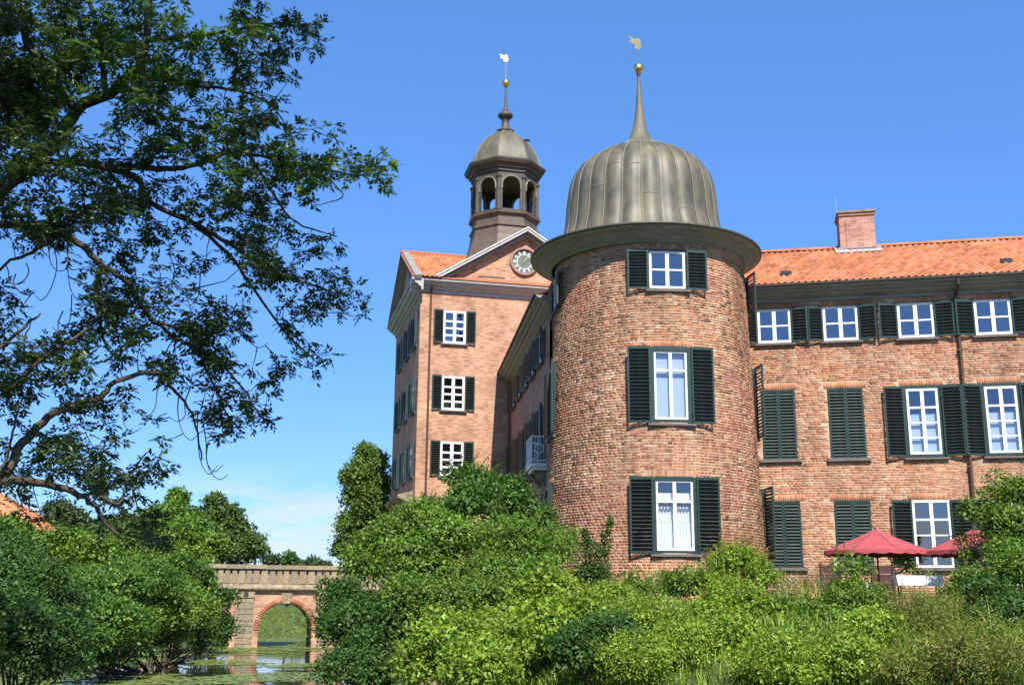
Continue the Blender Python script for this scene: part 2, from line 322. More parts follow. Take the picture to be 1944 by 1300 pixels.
def place_bricks(bricks, root, frame, nearkey, nsingle=300):
    """frame(s,z) -> (origin, along, up, outward); the 300 that show largest are single parts, the rest one part"""
    order = sorted(range(len(bricks)), key=lambda i: nearkey(bricks[i]))
    single = set(order[:nsingle]); V = []; F = []; C = []
    for i, (s, z, L, H, pr, tl, c) in enumerate(bricks):
        o, ax_, up, nn = frame(s, z)
        if i in single:
            ob = bpy.data.objects.new('brick', unit_brick(c)); COL.objects.link(ob); ob.parent = root
            M = Matrix((ax_, -nn, up)).transposed().to_4x4(); M.translation = o
            M = M @ Matrix.Rotation(tl, 4, 'Y'); ob.matrix_local = M @ Matrix.Diagonal((L, pr, H, 1)); continue
        b = len(V); l, h = L/2, H/2; e = .004
        ct, st = math.cos(tl), math.sin(tl); a2 = ax_*ct+up*st; u2 = up*ct-ax_*st
        for (p, q, w) in ((-l, -h, 0), (l, -h, 0), (l, h, 0), (-l, h, 0), (-l+e, -h+e, pr), (l-e, -h+e, pr), (l-e, h-e, pr), (-l+e, h-e, pr)): V.append(o+a2*p+u2*q+nn*w)
        F += [(b+4, b+5, b+6, b+7), (b, b+1, b+5, b+4), (b+1, b+2, b+6, b+5), (b+2, b+3, b+7, b+6), (b+3, b, b+4, b+7)]; C += [c]*5
    tag(link('brickwork', mesh_np('brickwork', V, F, M_BRICK, C), root), kind='stuff')

# ------------------------------------------------------------------ windows and shutters
MESHC = {}
def cached(key, fn):
    if key not in MESHC: MESHC[key] = fn()
    return MESHC[key]
def local(parent, M, name, me):
    o = bpy.data.objects.new(name, me); COL.objects.link(o); o.parent = parent; o.matrix_local = M; return o
def make_window(root, M, w, h, top=.3, rows=1, casing=0, backing='dark', bar=.035, fr=.07, sill=True, glass=None, depth=.10, small=False):
    """M: bottom centre of the opening on the wall face, x along the wall, -y outward"""
    glass = glass or M_GLASS
    def frame():
        b = MB(); a = w/2-casing; zt = h-casing; y0, y1 = depth-.03, depth+.04
        z0 = casing
        b.box(-a, -a+fr, y0, y1, z0, zt); b.box(a-fr, a, y0, y1, z0, zt); b.box(-a+fr, a-fr, y0, y1, z0, z0+fr); b.box(-a+fr, a-fr, y0, y1, zt-fr, zt)
        b.box(-fr*.75, fr*.75, y0-.012, y1, z0+fr, zt-fr)
        zs = panes_z()
        for i in range(len(zs)-1):
            za, zb = zs[i][1], zs[i+1][0]
            for s in (-1, 1): b.box(*sorted((s*fr*.75, s*(a-fr))), y0+(.004 if i < len(zs)-2 or not top else -.008), y1, za, zb)
        return b.mesh('window', M_WHITE)
    def panes_z():
        a0, a1 = casing+fr, h-casing-fr; res = []
        zt = a1-(a1-a0)*top if top else a1
        low = zt-(fr*.9 if top else 0); ph = (low-a0-bar*(rows-1))/rows
        for r in range(rows): res.append((a0+r*(ph+bar), a0+r*(ph+bar)+ph))
        if top: res.append((zt, a1))
        return res
    key = (round(w, 2), round(h, 2), top, rows, casing, bar, fr, depth)
    win = local(root, M, 'window', cached(('win',)+key, frame))
    I4 = Matrix.Identity(4); a = w/2-casing
    for (z0, z1) in panes_z():
        for s in (-1, 1):
            x0, x1 = sorted((s*fr*.75, s*(a-fr)))
            local(win, I4, 'pane', cached(('pane', glass.name, round(w, 2), round(z0, 3), round(z1, 3), s, casing, fr, depth), lambda: MB().add([(x0, depth+.01, z0), (x1, depth+.01, z0), (x1, depth+.01, z1), (x0, depth+.01, z1)], [(0, 1, 2, 3)]).mesh('pane', glass)))
    if casing:
        c = casing; local(win, I4, 'casing', cached(('cas',)+key, lambda: MB().box(-w/2-.02, -w/2+c, -.03, depth+.03, 0, h).box(w/2-c, w/2+.02, -.03, depth+.03, 0, h).box(-w/2+c, w/2-c, -.03, depth+.03, h-c, h+.03).box(-w/2+c, w/2-c, -.035, depth+.03, 0, c).mesh('casing', M_GREEN)))
    if sill: local(win, I4, 'sill', cached(('sill', round(w, 2), casing), lambda: MB().add([(-w/2-.12, -.13, -.10), (w/2+.12, -.13, -.10), (w/2+.12, .1, -.10), (-w/2-.12, .1, -.10), (-w/2-.12, -.13, -.035), (w/2+.12, -.13, -.035), (w/2+.12, .1, -.004), (-w/2-.12, .1, -.004)], [(3, 2, 1, 0), (4, 5, 6, 7), (0, 1, 5, 4), (2, 3, 7, 6), (0, 4, 7, 3), (1, 2, 6, 5)]).mesh('sill', M_SILL)))
    # behind the glass: room shade painted as a near-black box, plus blinds and curtains
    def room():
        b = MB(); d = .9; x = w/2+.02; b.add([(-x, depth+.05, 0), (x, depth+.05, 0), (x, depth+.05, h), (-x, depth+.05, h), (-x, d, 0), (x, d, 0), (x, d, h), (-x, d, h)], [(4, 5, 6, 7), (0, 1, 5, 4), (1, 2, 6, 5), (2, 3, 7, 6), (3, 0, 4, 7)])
        return b.mesh('room_shade_box', M_DARK)
    local(win, I4, 'room_shade_box', cached(('room', round(w, 2), round(h, 2), depth), room))
    if backing == 'blind':
        local(win, I4, 'roller_blind', cached(('blind',)+key, lambda: MB().box(-a+.03, a-.03, depth+.12, depth+.13, .05, h*.995-.04).mesh('roller_blind', M_BLIND)))
    if backing == 'halfblind':
        local(win, I4, 'roller_blind', cached(('hblind',)+key, lambda: MB().box(-a+.03, a-.03, depth+.12, depth+.13, .05, h*.62).mesh('roller_blind', M_BLIND)))
    if backing == 'curtain':
        def cur():      # two tiers of gathered net curtain with looped hems
            b = MB(); n = 46
            for s in (-1, 1):
                for (za, zb, yy) in ((.05, .30*h, .11), (.26*h, .44*h, .15), (.40*h, .62*h, .19), (.66*h, .80*h, .13)):
                    x0, x1 = sorted((s*.02, s*(a-.02))); vs = []
                    for i in range(n+1):
                        u = i/n; x = x0+(x1-x0)*u; y = depth+yy+.03*math.sin(u*34+za*9)+.012*math.sin(u*71)
                        hem = za+.05*abs(math.sin(u*math.pi*1.5+.6))
                        vs += [(x, y, hem), (x, y+.02, zb)]
                    b.add(vs, [(2*i, 2*i+2, 2*i+3, 2*i+1) for i in range(n)])
            return b.mesh('net_curtain', M_CURT, True)
        local(win, I4, 'net_curtain', cached(('curt',)+key, cur))
    return win
STF = {}
def make_shutter(root, M, w, h, singles=None, pitch=.108, flip=1):
    """M: lower hinge corner, leaf extends along +x; slats are parts of their own while singles allows"""
    st = .055
    def frame():
        b = MB(); b.box(0, st, -.03, .03, 0, h); b.box(w-st, w, -.03, .03, 0, h); b.box(st, w-st, -.018, .018, 0, .07); b.box(st, w-st, -.018, .018, h-.07, h)
        b.box(-.015, .01, -.032, -.021, h*.12, h*.12+.05); b.box(-.015, .01, -.032, -.021, h*.85, h*.85+.05)
        return b.mesh('shutter', M_GREEN)
    sh = local(root, M, 'shutter', cached(('sh', round(w, 3), round(h, 2)), frame))
    n = max(3, int(round((h-.16)/pitch))); p = (h-.14)/n
    slat = cached(('slat', round(w, 3)), lambda: MB().box(st+.001, w-st-.001, -.064, .064, -.008, .008).mesh('slat', M_SLAT))
    for i in range(n):
        L = Matrix.Translation((0, 0, .07+p*(i+.5))) @ Matrix.Rotation(R(46+random.uniform(-3, 3))*flip, 4, 'X') @ Matrix.Rotation(random.uniform(-.006, .006), 4, 'Y')
        if singles is not None and singles[0] > 0:
            local(sh, L, 'slat', slat); singles[0] -= 1
        else:
            A = M @ L; STF.setdefault(root.name, MB()).box(st, w-st, -.064, .064, -.008, .008, A)
    return sh
def finish_slats(root):
    if root.name in STF: tag(STF[root.name].build('shutter_slats', M_SLAT, root), kind='stuff')
def T(x, y, z, rz=0): return Matrix.Translation((x, y, z)) @ Matrix.Rotation(rz, 4, 'Z')
def open_pair(root, M, w, h, sw, singles=None, a=9, z=0):
    """two leaves folded back against the wall beside an opening of width w"""
    make_shutter(root, M @ T(w/2+.015, -.065, z, -R(a+random.uniform(-2, 2))), sw, h, singles, flip=-1)
    make_shutter(root, M @ T(-w/2-.015, -.065, z, math.pi+R(a+random.uniform(-2, 2))), sw, h, singles)
def closed_pair(root, M, w, h, singles=None):
    make_shutter(root, M @ T(-w/2+.01, .0, .01), w/2-.012, h-.02, singles); make_shutter(root, M @ T(.003, .0, .01), w/2-.012, h-.02, singles)

def holed_wall(b, x0, x1, z0, z1, openings, reveal=.16):
    """flat wall face at y=0 with rectangular openings and their reveals"""
    xs = sorted({x0, x1, *[o[0] for o in openings], *[o[1] for o in openings]}); zs = sorted({z0, z1, *[o[2] for o in openings], *[o[3] for o in openings]})
    for i in range(len(xs)-1):
        for j in range(len(zs)-1):
            cx, cz = (xs[i]+xs[i+1])/2, (zs[j]+zs[j+1])/2
            if any(o[0] < cx < o[1] and o[2] < cz < o[3] for o in openings): continue
            b.add([(xs[i], 0, zs[j]), (xs[i+1], 0, zs[j]), (xs[i+1], 0, zs[j+1]), (xs[i], 0, zs[j+1])], [(0, 1, 2, 3)])
    for o in openings:
        a, c, d, e = o[:4]
        b.add([(a, 0, d), (c, 0, d), (c, 0, e), (a, 0, e), (a, reveal, d), (c, reveal, d), (c, reveal, e), (a, reveal, e)], [(0, 1, 5, 4), (1, 2, 6, 5), (2, 3, 7, 6), (3, 0, 4, 7)])

TILEC = [(.51, .190, .085), (.47, .165, .07), (.53, .215, .11), (.41, .135, .065), (.49, .205, .115)]
def tile_roof(root, x0, x1, y0, z0, y1, z1, pw=.23, pl=.33, skip=None):
    """S-shaped pantiles from eave (y0,z0) to ridge (y1,z1), one joined part; ridge tiles along the top"""
    n = int((x1-x0)/pw); L = math.hypot(y1-y0, z1-z0); m = int(math.ceil(L/pl)); sy, sz = (y1-y0)/L, (z1-z0)/L; ny_, nz_ = -sz, sy
    if ny_*0+nz_ < 0: ny_, nz_ = -ny_, -nz_
    prof = [(0, .0), (.25, -.012), (.55, .012), (.8, .05), (1.02, .018)]
    V = []; F = []; C = []
    for j in range(m):
        for i in range(n):
            if skip and skip(x0+(i+.5)*pw, (j+.5)*pl): continue
            c = jit(random.choice(TILEC), .09); lift = random.uniform(0, .008); b = len(V)
            ta, tb = j*pl-.02, min((j+1)*pl+.05, L)
            for (t_, off) in ((ta, .055), (tb, .012)):
                for (u, hgt) in prof:
                    q = off+hgt+lift; V.append((x0+(i+u)*pw, y0+sy*t_+ny_*q, z0+sz*t_+nz_*q))
            for (u, hgt) in prof: V.append((x0+(i+u)*pw, y0+sy*ta+ny_*(hgt+.02), z0+sz*ta+nz_*(hgt+.02)))
            for k in range(4): F += [(b+k, b+k+1, b+5+k+1, b+5+k), (b+10+k, b+10+k+1, b+k+1, b+k)]; C += [c, tuple(x*.9 for x in c)]
    tag(link('roof_tiles', mesh_np('roof_tiles', V, F, M_TILE, C), root), kind='stuff')

# ------------------------------------------------------------------ round corner tower
AX = Vector((4.67, 35.70, 0)); cdir = -AX.normalized(); crt = Vector((-cdir.y, cdir.x, 0))      # towards the camera, and to the right
def tr_R(z): return 3.55-.032*(z)         # z in world height
tower = empty('round_tower', (AX.x, AX.y, TZ)); tag(tower, 'round speckled brick corner tower with bell shaped copper dome and spire', 'tower')
def tdir(ang): a = R(ang); return cdir*math.cos(a)+crt*math.sin(a)
def tM(ang, z, inset=0):                # frame on the tower face in tower-local coordinates
    n = tdir(ang); x = Vector((-n.y, n.x, 0)); r = tr_R(z)*1.0-inset
    M = Matrix((x, -n, Vector((0, 0, 1)))).transposed().to_4x4(); M.translation = n*r+Vector((0, 0, z-TZ)); return M
WINS = [(9.62, 10.88), (5.39, 7.72), (1.52, 3.73)]
WC, WH = 10.5, 10.6                      # window centre angle and half angle
TOP = 11.25
topen = []
for side, c in (('front', WC), ('right', WC+91), ('left', WC-89)):
    for (a, b) in WINS: topen.append((c-WH, c+WH, a, b))
# wall core with openings
b = MB(); angs = sorted({*np.arange(-180, 180, 6).tolist(), *[o[0] for o in topen], *[o[1] for o in topen]}); zs = sorted({-.9, 1.0, 2.6, 4.5, 8.6, TOP, *[o[2] for o in topen], *[o[3] for o in topen]})
def tp(a, z, r=0): d = tdir(a); return d*(tr_R(z)-r)+Vector((0, 0, z-TZ))
for i in range(len(angs)):
    a0, a1 = angs[i], angs[(i+1) % len(angs)]+(360 if i == len(angs)-1 else 0)
    for z0, z1 in zip(zs[:-1], zs[1:]):
        ca, cz = (a0+a1)/2, (z0+z1)/2
        if any(o[0] < ca < o[1] and o[2] < cz < o[3] for o in topen): continue
        b.add([tp(a0, z0), tp(a1, z0), tp(a1, z1), tp(a0, z1)], [(0, 1, 2, 3)])
for o in topen:
    a0, a1, z0, z1 = o; r = .35
    b.add([tp(a0, z0), tp(a1, z0), tp(a1, z1), tp(a0, z1), tp(a0, z0, r), tp(a1, z0, r), tp(a1, z1, r), tp(a0, z1, r)], [(0, 1, 5, 4), (1, 2, 6, 5), (2, 3, 7, 6), (3, 0, 4, 7)])
b.build('wall', M_MORTAR, tower)
def tpal(s, z, sold):
    if sold: return pick(ORA if z > 5 else OLD[:3])
    v = noise.noise(Vector((s*.55, z*.55, 3.1))); u = noise.noise(Vector((s*.9+7, z*1.2, 9)))
    low = z-2.2-.5*u*2+(.25*s if s < 0 else .08*s)
    if low < 0: return pick(ORA) if random.random() < .85 else pick(OLD)
    if s < .3 and 2.6 < z < 3.5+.4*u: return pick(RED)
    if v > .20: return pick(ORA)
    if v < -.30: return pick(RED)
    return pick(OLD)
RM = 3.4
bl = lay(-RM*1.92, RM*1.92, -.2, TOP, [(R(o[0])*RM-(.0), R(o[1])*RM, o[2], o[3], True) for o in topen], tpal, course=.085, joint=.018, ps=.3)
def tframe(s, z):
    n = tdir(math.degrees(s/RM)); return n*tr_R(z)+Vector((0, 0, z-TZ)), Vector((-n.y, n.x, 0)), Vector((0, 0, 1)), n
place_bricks(bl, tower, tframe, lambda q: abs(q[0])*1.2+abs(q[1]-3.6)+(9 if q[1] < 2.2 else 0)-(q[2] > .2)*.6)
# windows
tsing = [300]
for side, c in (('front', WC), ('right', WC+91), ('left', WC-89)):
    for k, (z0, z1) in enumerate(WINS):
        w = 2*tr_R(z0)*math.sin(R(WH))*.985; M = tM(c, z0, tr_R(z0)*(1-math.cos(R(WH)))*.85)
        if k == 0: make_window(tower, M, w, z1-z0, top=0, rows=2, casing=.02, fr=.075, bar=.05, depth=.02)
        elif k == 1: make_window(tower, M, w, z1-z0, top=.26, rows=1, casing=.10, backing='blind', fr=.065, depth=.05, glass=M_GLASSB)
        else: make_window(tower, M, w, z1-z0, top=.28, rows=1, casing=.075, backing='curtain', fr=.065, depth=.05, glass=M_GLASSB)
        open_pair(tower, M, w, z1-z0+.04, .70 if k else .66, tsing if side == 'front' else None, a=-5 if side == 'front' else 4, z=-.02)
finish_slats(tower)
zz = lambda z: z-TZ
corn = MB().lathe([(3.2, zz(11.14)), (3.28, zz(11.14)), (3.285, zz(11.20)), (3.34, zz(11.21)), (3.39, zz(11.255)), (3.47, zz(11.28)), (3.48, zz(11.325)), (3.53, zz(11.33)), (3.575, zz(11.385)), (3.67, zz(11.43)), (3.80, zz(11.46)), (3.86, zz(11.485)), (3.865, zz(11.52)), (3.90, zz(11.525))], 96).build('cornice', M_CORN, tower, True, loc=crt*-.12)
MB().lathe([(3.895, zz(11.522)), (3.93, zz(11.53)), (3.945, zz(11.60)), (3.88, zz(11.612)), (3.4, zz(11.625)), (2.7, zz(11.64))], 96).build('gutter', M_COPPERD, tower, True, loc=crt*-.12)
DP = [(3.02, 11.60), (2.86, 11.98), (2.72, 12.40), (2.645, 12.85), (2.61, 13.25), (2.58, 13.65), (2.525, 14.05), (2.42, 14.42), (2.23, 14.77), (1.95, 15.06), (1.59, 15.31), (1.19, 15.51), (.94, 15.63), (.71, 15.73), (.50, 15.92), (.33, 16.25), (.205, 16.72), (.11, 17.5), (.05, 18.55)]
def spl(P, k=4):
    o = []
    for i in range(len(P)-1):
        p0, p1, p2, p3 = P[max(i-1, 0)], P[i], P[i+1], P[min(i+2, len(P)-1)]
        for j in range(k):
            t = j/k; o.append(tuple(.5*(2*p1[a]+(p2[a]-p0[a])*t+(2*p0[a]-5*p1[a]+4*p2[a]-p3[a])*t*t+(3*p1[a]-p0[a]-3*p2[a]+p3[a])*t**3) for a in range(len(P[0]))))
    return o+[tuple(P[-1])]
DS = [(r, zz(z)) for r, z in spl(DP)]
NS = 26
dome = MB().lathe(DS, NS*6, ripple=.034, nr=NS).build('dome', M_COPPER, tower, True, loc=crt*-.20)
sm = MB().tube([(r*.987+.012, 0, z) for r, z in DS[:58]], [.020]*58, 5).mesh('seam', M_COPPER2, True)
for i in range(NS): link('seam', sm, dome, rot=(0, 0, 2*math.pi*i/NS))
random.seed(3)
for i in range(22):                     # cross welts and patched sheets between the seams
    k = random.randrange(10, 42); r, z = DS[k]; r2_, z2_ = DS[k+1]; a = 2*math.pi*(random.randrange(NS))/NS; vs = []
    for j in range(7):
        t = a+2*math.pi/NS*(j/6); rr = r*(1+.034*(abs(math.sin(t*NS/2))-.6))+.010
        vs += [(rr*math.cos(t), rr*math.sin(t), z), (rr*math.cos(t), rr*math.sin(t), z+.035)]
    MB().add(vs, [(2*j, 2*j+2, 2*j+3, 2*j+1) for j in range(6)]).build('cross_seam', M_COPPER2, dome, True)
def weathervane(parent, base, h, ball_r, rot):
    """gilded ball, rod and pennant"""
    MB().lathe([(0, -ball_r), (ball_r*.5, -ball_r*.87), (ball_r*.87, -ball_r*.5), (ball_r, 0), (ball_r*.87, ball_r*.5), (ball_r*.5, ball_r*.87), (0, ball_r)], 20).build('gilded_ball', M_GOLD, parent, True, loc=base)
    MB().tube([(0, 0, -.1), (0, 0, h)], [.028, .014], 6).build('vane_rod', M_GOLD, parent, loc=base)
    p = [(0.02, h-.42), (-.16, h-.34), (-.10, h-.24), (-.36, h-.14), (-.27, h-.05), (-.40, h+.10), (-.12, h-.02), (.02, h+.06), (.10, h-.05), (.12, h-.3)]
    n = len(p); vs = [(x, -.012, z) for x, z in p]+[(x, .012, z) for x, z in p]
    MB().add(vs, [tuple(range(n)), tuple(range(n, 2*n))[::-1]]+[(i, n+i, n+(i+1) % n, (i+1) % n) for i in range(n)]).build('weather_vane', M_GOLD, parent, loc=base, rot=(0, 0, rot))
weathervane(dome, (0, 0, zz(18.85)), 1.15, .19, .3)
MB().tube([(0, 0, zz(18.5)), (0, 0, zz(18.72))], [.055, .1], 8).build('ball_socket', M_COPPERD, dome)

# ------------------------------------------------------------------ long south wing to the right of the tower
wa = R(-12); W0 = Vector((9.33, 37.5, TZ))
wing = empty('south_wing', W0, wa); tag(wing, 'long pale brick palace wing with green shutters and orange pantile roof', 'building')
WX = [(-.55, .60), (1.71, 2.89), (4.22, 5.41), (6.74, 7.92), (9.25, 10.43)]
ROW = [(9.14, 10.37), (5.0, 7.42), (1.33, 3.54)]
wo = [(a, b2, c, d) for (a, b2) in WX for (c, d) in ROW]
b = MB(); holed_wall(b, -8.0, 11.5, -.4, zz(10.95), [(a, b2, zz(c), zz(d)) for a, b2, c, d in wo], .3)
b.add([(11.5, 0, -.4), (11.5, 9, -.4), (11.5, 9, zz(11)), (11.5, 0, zz(11))], [(0, 1, 2, 3)]); b.add([(-8, 9, -.4), (11.5, 9, -.4), (11.5, 9, zz(11)), (-8, 9, zz(11))], [(3, 2, 1, 0)])
b.build('wall', M_MORTAR, wing)
def wpal(s, z, sold):
    if sold: return pick(ORA[:3])
    v = noise.noise(Vector((s*.5+20, z*.7, 3.1)))
    if v > .38: return pick(ORA)
    if v < -.45: return pick(RED)
    return pick(WNG)
bl = lay(-2.4, 10.6, -.2, 10.72, [(a, b2, c, d, True) for a, b2, c, d in wo], wpal, joint=.013)
place_bricks(bl, wing, lambda s, z: (Vector((s, 0, zz(z))), Vector((1, 0, 0)), Vector((0, 0, 1)), Vector((0, -1, 0))), lambda q: abs(q[0]-6.0)+abs(q[1]-4.4)*1.2-(q[2] > .2)*.6)
ws = [300]
for i, (a, b2) in enumerate(WX):
    for k, (c, d) in enumerate(ROW):
        w, h = b2-a, d-c; M = T((a+b2)/2, 0, zz(c))
        if k == 0:
            make_window(wing, M, w, h, top=0, rows=2, fr=.085, bar=.055, depth=-.01)
            open_pair(wing, M, w, h+.03, .64 if i != 1 else .60, ws, a=11, z=-.01)
        elif i < 2:
            closed_pair(wing, M, w, h, ws if k == 1 else None)
            local(wing, M, 'sill', cached(('bigsill', k), lambda: MB().box(-.72, .72, -.12, .05, -.11, -.005).mesh('sill', M_SILL)))
            local(wing, M, 'shutter_jamb', cached(('jamb', round(w, 2), k), lambda: MB().box(-w/2, -w/2+.012, -.03, .2, 0, h).box(w/2-.012, w/2, -.03, .2, 0, h).box(-w/2+.012, w/2-.012, -.03, .2, h-.012, h).box(-w/2+.012, w/2-.012, .1, .12, 0, h-.012).mesh('shutter_jamb', M_GREEN)))
        else:
            make_window(wing, M, w, h, top=.26, rows=3, casing=.085 if k == 1 else 0, fr=.075, bar=.045, depth=.0 if k == 1 else -.01, backing='halfblind' if k == 1 else 'dark', glass=M_GLASSB if k == 1 else M_GLASS)
            open_pair(wing, M, w, h, .66, ws if k == 1 and i < 4 else None, a=10)
finish_slats(wing)
# cornice, gutter, roof
prof = [(.05, 10.62), (-.05, 10.62), (-.05, 10.70), (-.13, 10.74), (-.27, 10.80), (-.30, 10.86), (-.40, 10.88), (-.42, 10.94), (-.58, 10.99), (-.62, 11.06), (.05, 11.06)]
MB().prism([(y, zz(z)) for y, z in prof], -8.0, 11.5).build('cornice', M_CORN, wing)
MB().prism([(-.60, zz(11.065)), (-.70, zz(11.07)), (-.71, zz(11.13)), (-.68, zz(11.13)), (-.66, zz(11.10)), (-.60, zz(11.10))], -8.0, 11.5).build('gutter', M_COPPERD, wing)
ry0, rz0, ry1, rz1 = -.66, zz(11.12), 4.5, zz(13.93)
MB().add([(-8, ry0+.03, rz0-.02), (11.5, ry0+.03, rz0-.02), (11.5, ry1, rz1-.02), (-8, ry1, rz1-.02), (-8, 9.6, rz0-.02), (11.5, 9.6, rz0-.02)], [(0, 1, 2, 3), (3, 2, 5, 4), (1, 5, 2), (0, 3, 4)]).build('roof', M_ROOFB, wing)
tile_roof(wing, -8.0, 11.5, ry0, rz0, ry1, rz1)
for i in range(50):
    x = -8+i*.39; c = jit(random.choice(TILEC), .15); vs = []
    me = cached(('ridge', i % 4), lambda: (lambda q: q)(mesh_np('ridge_tile', [(xx, .14*math.cos(t), .10*math.sin(t)+.05) for xx in (0, .41) for t in np.linspace(-.2, math.pi+.2, 7)], [(j, j+1, j+8, j+7) for j in range(6)], M_TILE, [c]*6, True)))
    link('ridge_tile', me, wing, loc=(x, ry1, rz1+random.uniform(-.008, .008)))
# chimney
ch = MB(); cx0, cx1 = 2.87, 4.20
ch.box(cx0, cx1, 4.0, 5.1, zz(13.5), zz(15.16)); ch.box(cx0+.24, cx1+.001, 3.965, 4.0, zz(13.8), zz(15.05)); ch.box(cx0-.03, cx1+.03, 3.95, 5.13, zz(15.161), zz(15.27))
chim = ch.build('chimney', M_CHIMB, wing)
MB().box(cx0-.07, cx1+.07, 3.9, 5.17, zz(15.272), zz(15.36)).build('chimney_cap', M_STONE, chim)
ysl = lambda y: rz0+(y-ry0)*(rz1-rz0)/(ry1-ry0)
MB().add([(cx0-.22, 3.6, ysl(3.6)+.085), (cx1+.22, 3.6, ysl(3.6)+.085), (cx1+.22, 4.0, ysl(4.0)+.10), (cx0-.22, 4.0, ysl(4.0)+.10), (cx1+.22, 4.5, rz1+.12), (cx0-.22, 4.5, rz1+.12), (cx1+.03, 3.96, ysl(4)+.22), (cx0-.03, 3.96, ysl(4)+.22)], [(0, 1, 2, 3), (3, 2, 4, 5), (2, 6, 7, 3)]).build('flashing', M_LEAD, chim)
MB().tube([(cx0-.02, 4.6, zz(15.3)), (cx0-.02, 4.6, zz(16.3))], [.012, .006], 5).build('lightning_rod', M_LEAD, chim)
for (x, t_) in ((.55, 1.15), (8.1, 1.35)):     # hooded roof vents
    y = ry0+t_*.878; z = ysl(y)+.09
    MB().add([(-.2, 0, 0), (.2, 0, 0), (.17, .32, .20), (-.17, .32, .20), (-.2, 0, .10), (.2, 0, .10), (.17, .3, .24), (-.17, .3, .24)], [(4, 5, 6, 7), (0, 1, 5, 4), (1, 2, 6, 5), (0, 4, 7, 3)]).build('roof_vent', M_IRON, wing, loc=(x, y, z))
# downpipe with swan neck and brackets
pipe = MB().tube([(6.2, -.62, zz(11.06)), (6.2, -.60, zz(10.85)), (6.17, -.14, zz(10.55)), (6.17, -.11, zz(10.3)), (6.15, -.10, -.3)], .055, 8).build('downpipe', M_PIPE, wing)
for z in (8.6, 6.8, 4.6, 2.4): MB().box(6.08, 6.24, -.17, 0, zz(z), zz(z)+.05).build('pipe_bracket', M_PIPE, pipe)

# ------------------------------------------------------------------ shaded west wing running back to the gatehouse
e0, e1 = Vector((1.40, 39.10, TZ)), Vector((-.02, 52.45, TZ)); dW = (e1-e0); LW = dW.length
waz = math.atan2(-dW.y, -dW.x)           # local x runs from the gatehouse towards the tower, -y outward (left)
west = empty('west_wing', e1, waz); tag(west, 'shaded brick wing receding behind the round tower towards the clock gatehouse', 'building')
b = MB(); xo = [1.6, 4.0, 6.4, 8.8, 11.2]; wo = [(x-.58, x+.58, zz(c), zz(d)) for x in xo for (c, d) in ((9.14, 10.37), (5.0, 7.42), (1.33, 3.54))]
holed_wall(b, -.5, LW, -.4, zz(10.95), wo, .3); b.build('wall', M_WESTB, west)
for j, (a, b2, c, d) in enumerate(wo):
    M = T((a+b2)/2, 0, c); k = j % 3
    make_window(west, M, 1.16, d-c, top=0 if k == 0 else .26, rows=2 if k == 0 else 3, fr=.08, bar=.05, depth=.0)
    open_pair(west, M, 1.16, d-c, .62, None, a=14)
finish_slats(west)
MB().prism([(y, zz(z)) for y, z in prof], -.3, LW+.8).build('cornice', M_CORN, west)
MB().prism([(-.60, zz(11.065)), (-.70, zz(11.07)), (-.71, zz(11.13)), (-.60, zz(11.13))], -.3, LW+.8).build('gutter', M_COPPERD, west)
MB().add([(-.3, -.66, zz(11.1)), (LW+.6, -.66, zz(11.1)), (LW-3, 4.5, zz(13.9)), (-.3, 4.5, zz(13.9)), (LW-3, 9.6, zz(11.1)), (-.3, 9.6, zz(11.1))], [(0, 1, 2, 3), (3, 2, 4, 5)]).build('roof', M_ROOFB, west)
MB().tube([(.35, -.12, -.3), (.35, -.12, zz(10.6))], .05, 6).build('downpipe', M_PIPE, west)
# balcony
bx0, bx1, bz = 10.9, 12.7, zz(5.1)
bal = MB().box(bx0, bx1, -.58, 0, bz-.14, bz).box(bx0+.05, bx1-.05, -.48, 0, bz-.26, bz-.141).build('balcony', M_WHITE, west)
for x in (bx0+.25, bx1-.45): MB().prism([(0, bz-.26), (-.5, bz-.26), (-.42, bz-.36), (-.12, bz-.75), (0, bz-.85)], x, x+.2).build('bracket', M_STONE, bal)
rl = MB()
rl.box(bx0, bx1, -.57, -.53, bz+.95, bz+1.0); rl.box(bx0, bx1, -.57, -.53, bz+.06, bz+.10)
for x in (bx0, bx1-.04): rl.box(x, x+.04, -.53, -.02, bz+.95, bz+1.0); rl.box(x, x+.04, -.53, -.02, bz+.06, bz+.10)
rl.build('railing', M_WHITE, bal)
bar_ = MB().box(-.009, .009, -.009, .009, bz+.10, bz+.95).mesh('baluster', M_WHITE)
for i in range(17): link('baluster', bar_, bal, loc=(bx0+.05+i*(bx1-bx0-.1)/16, -.55, 0))
for i in range(1, 5):
    for x in (bx0+.02, bx1-.02): link('baluster', bar_, bal, loc=(x, -.55+i*.11, 0))
def ring(r, t, n=14): return MB().tube([(r*math.cos(2*math.pi*i/n), 0, r*math.sin(2*math.pi*i/n)) for i in range(n+1)], t, 5)
for x, yy, rz in ((bx0+.5, -.55, 0), (bx1-.5, -.55, 0), (bx1-.02, -.28, math.pi/2), (bx0+.02, -.28, math.pi/2)):
    ring(.17, .02).build('railing_scroll', M_WHITE, bal, loc=(x, yy, bz+.52), rot=(0, 0, rz))

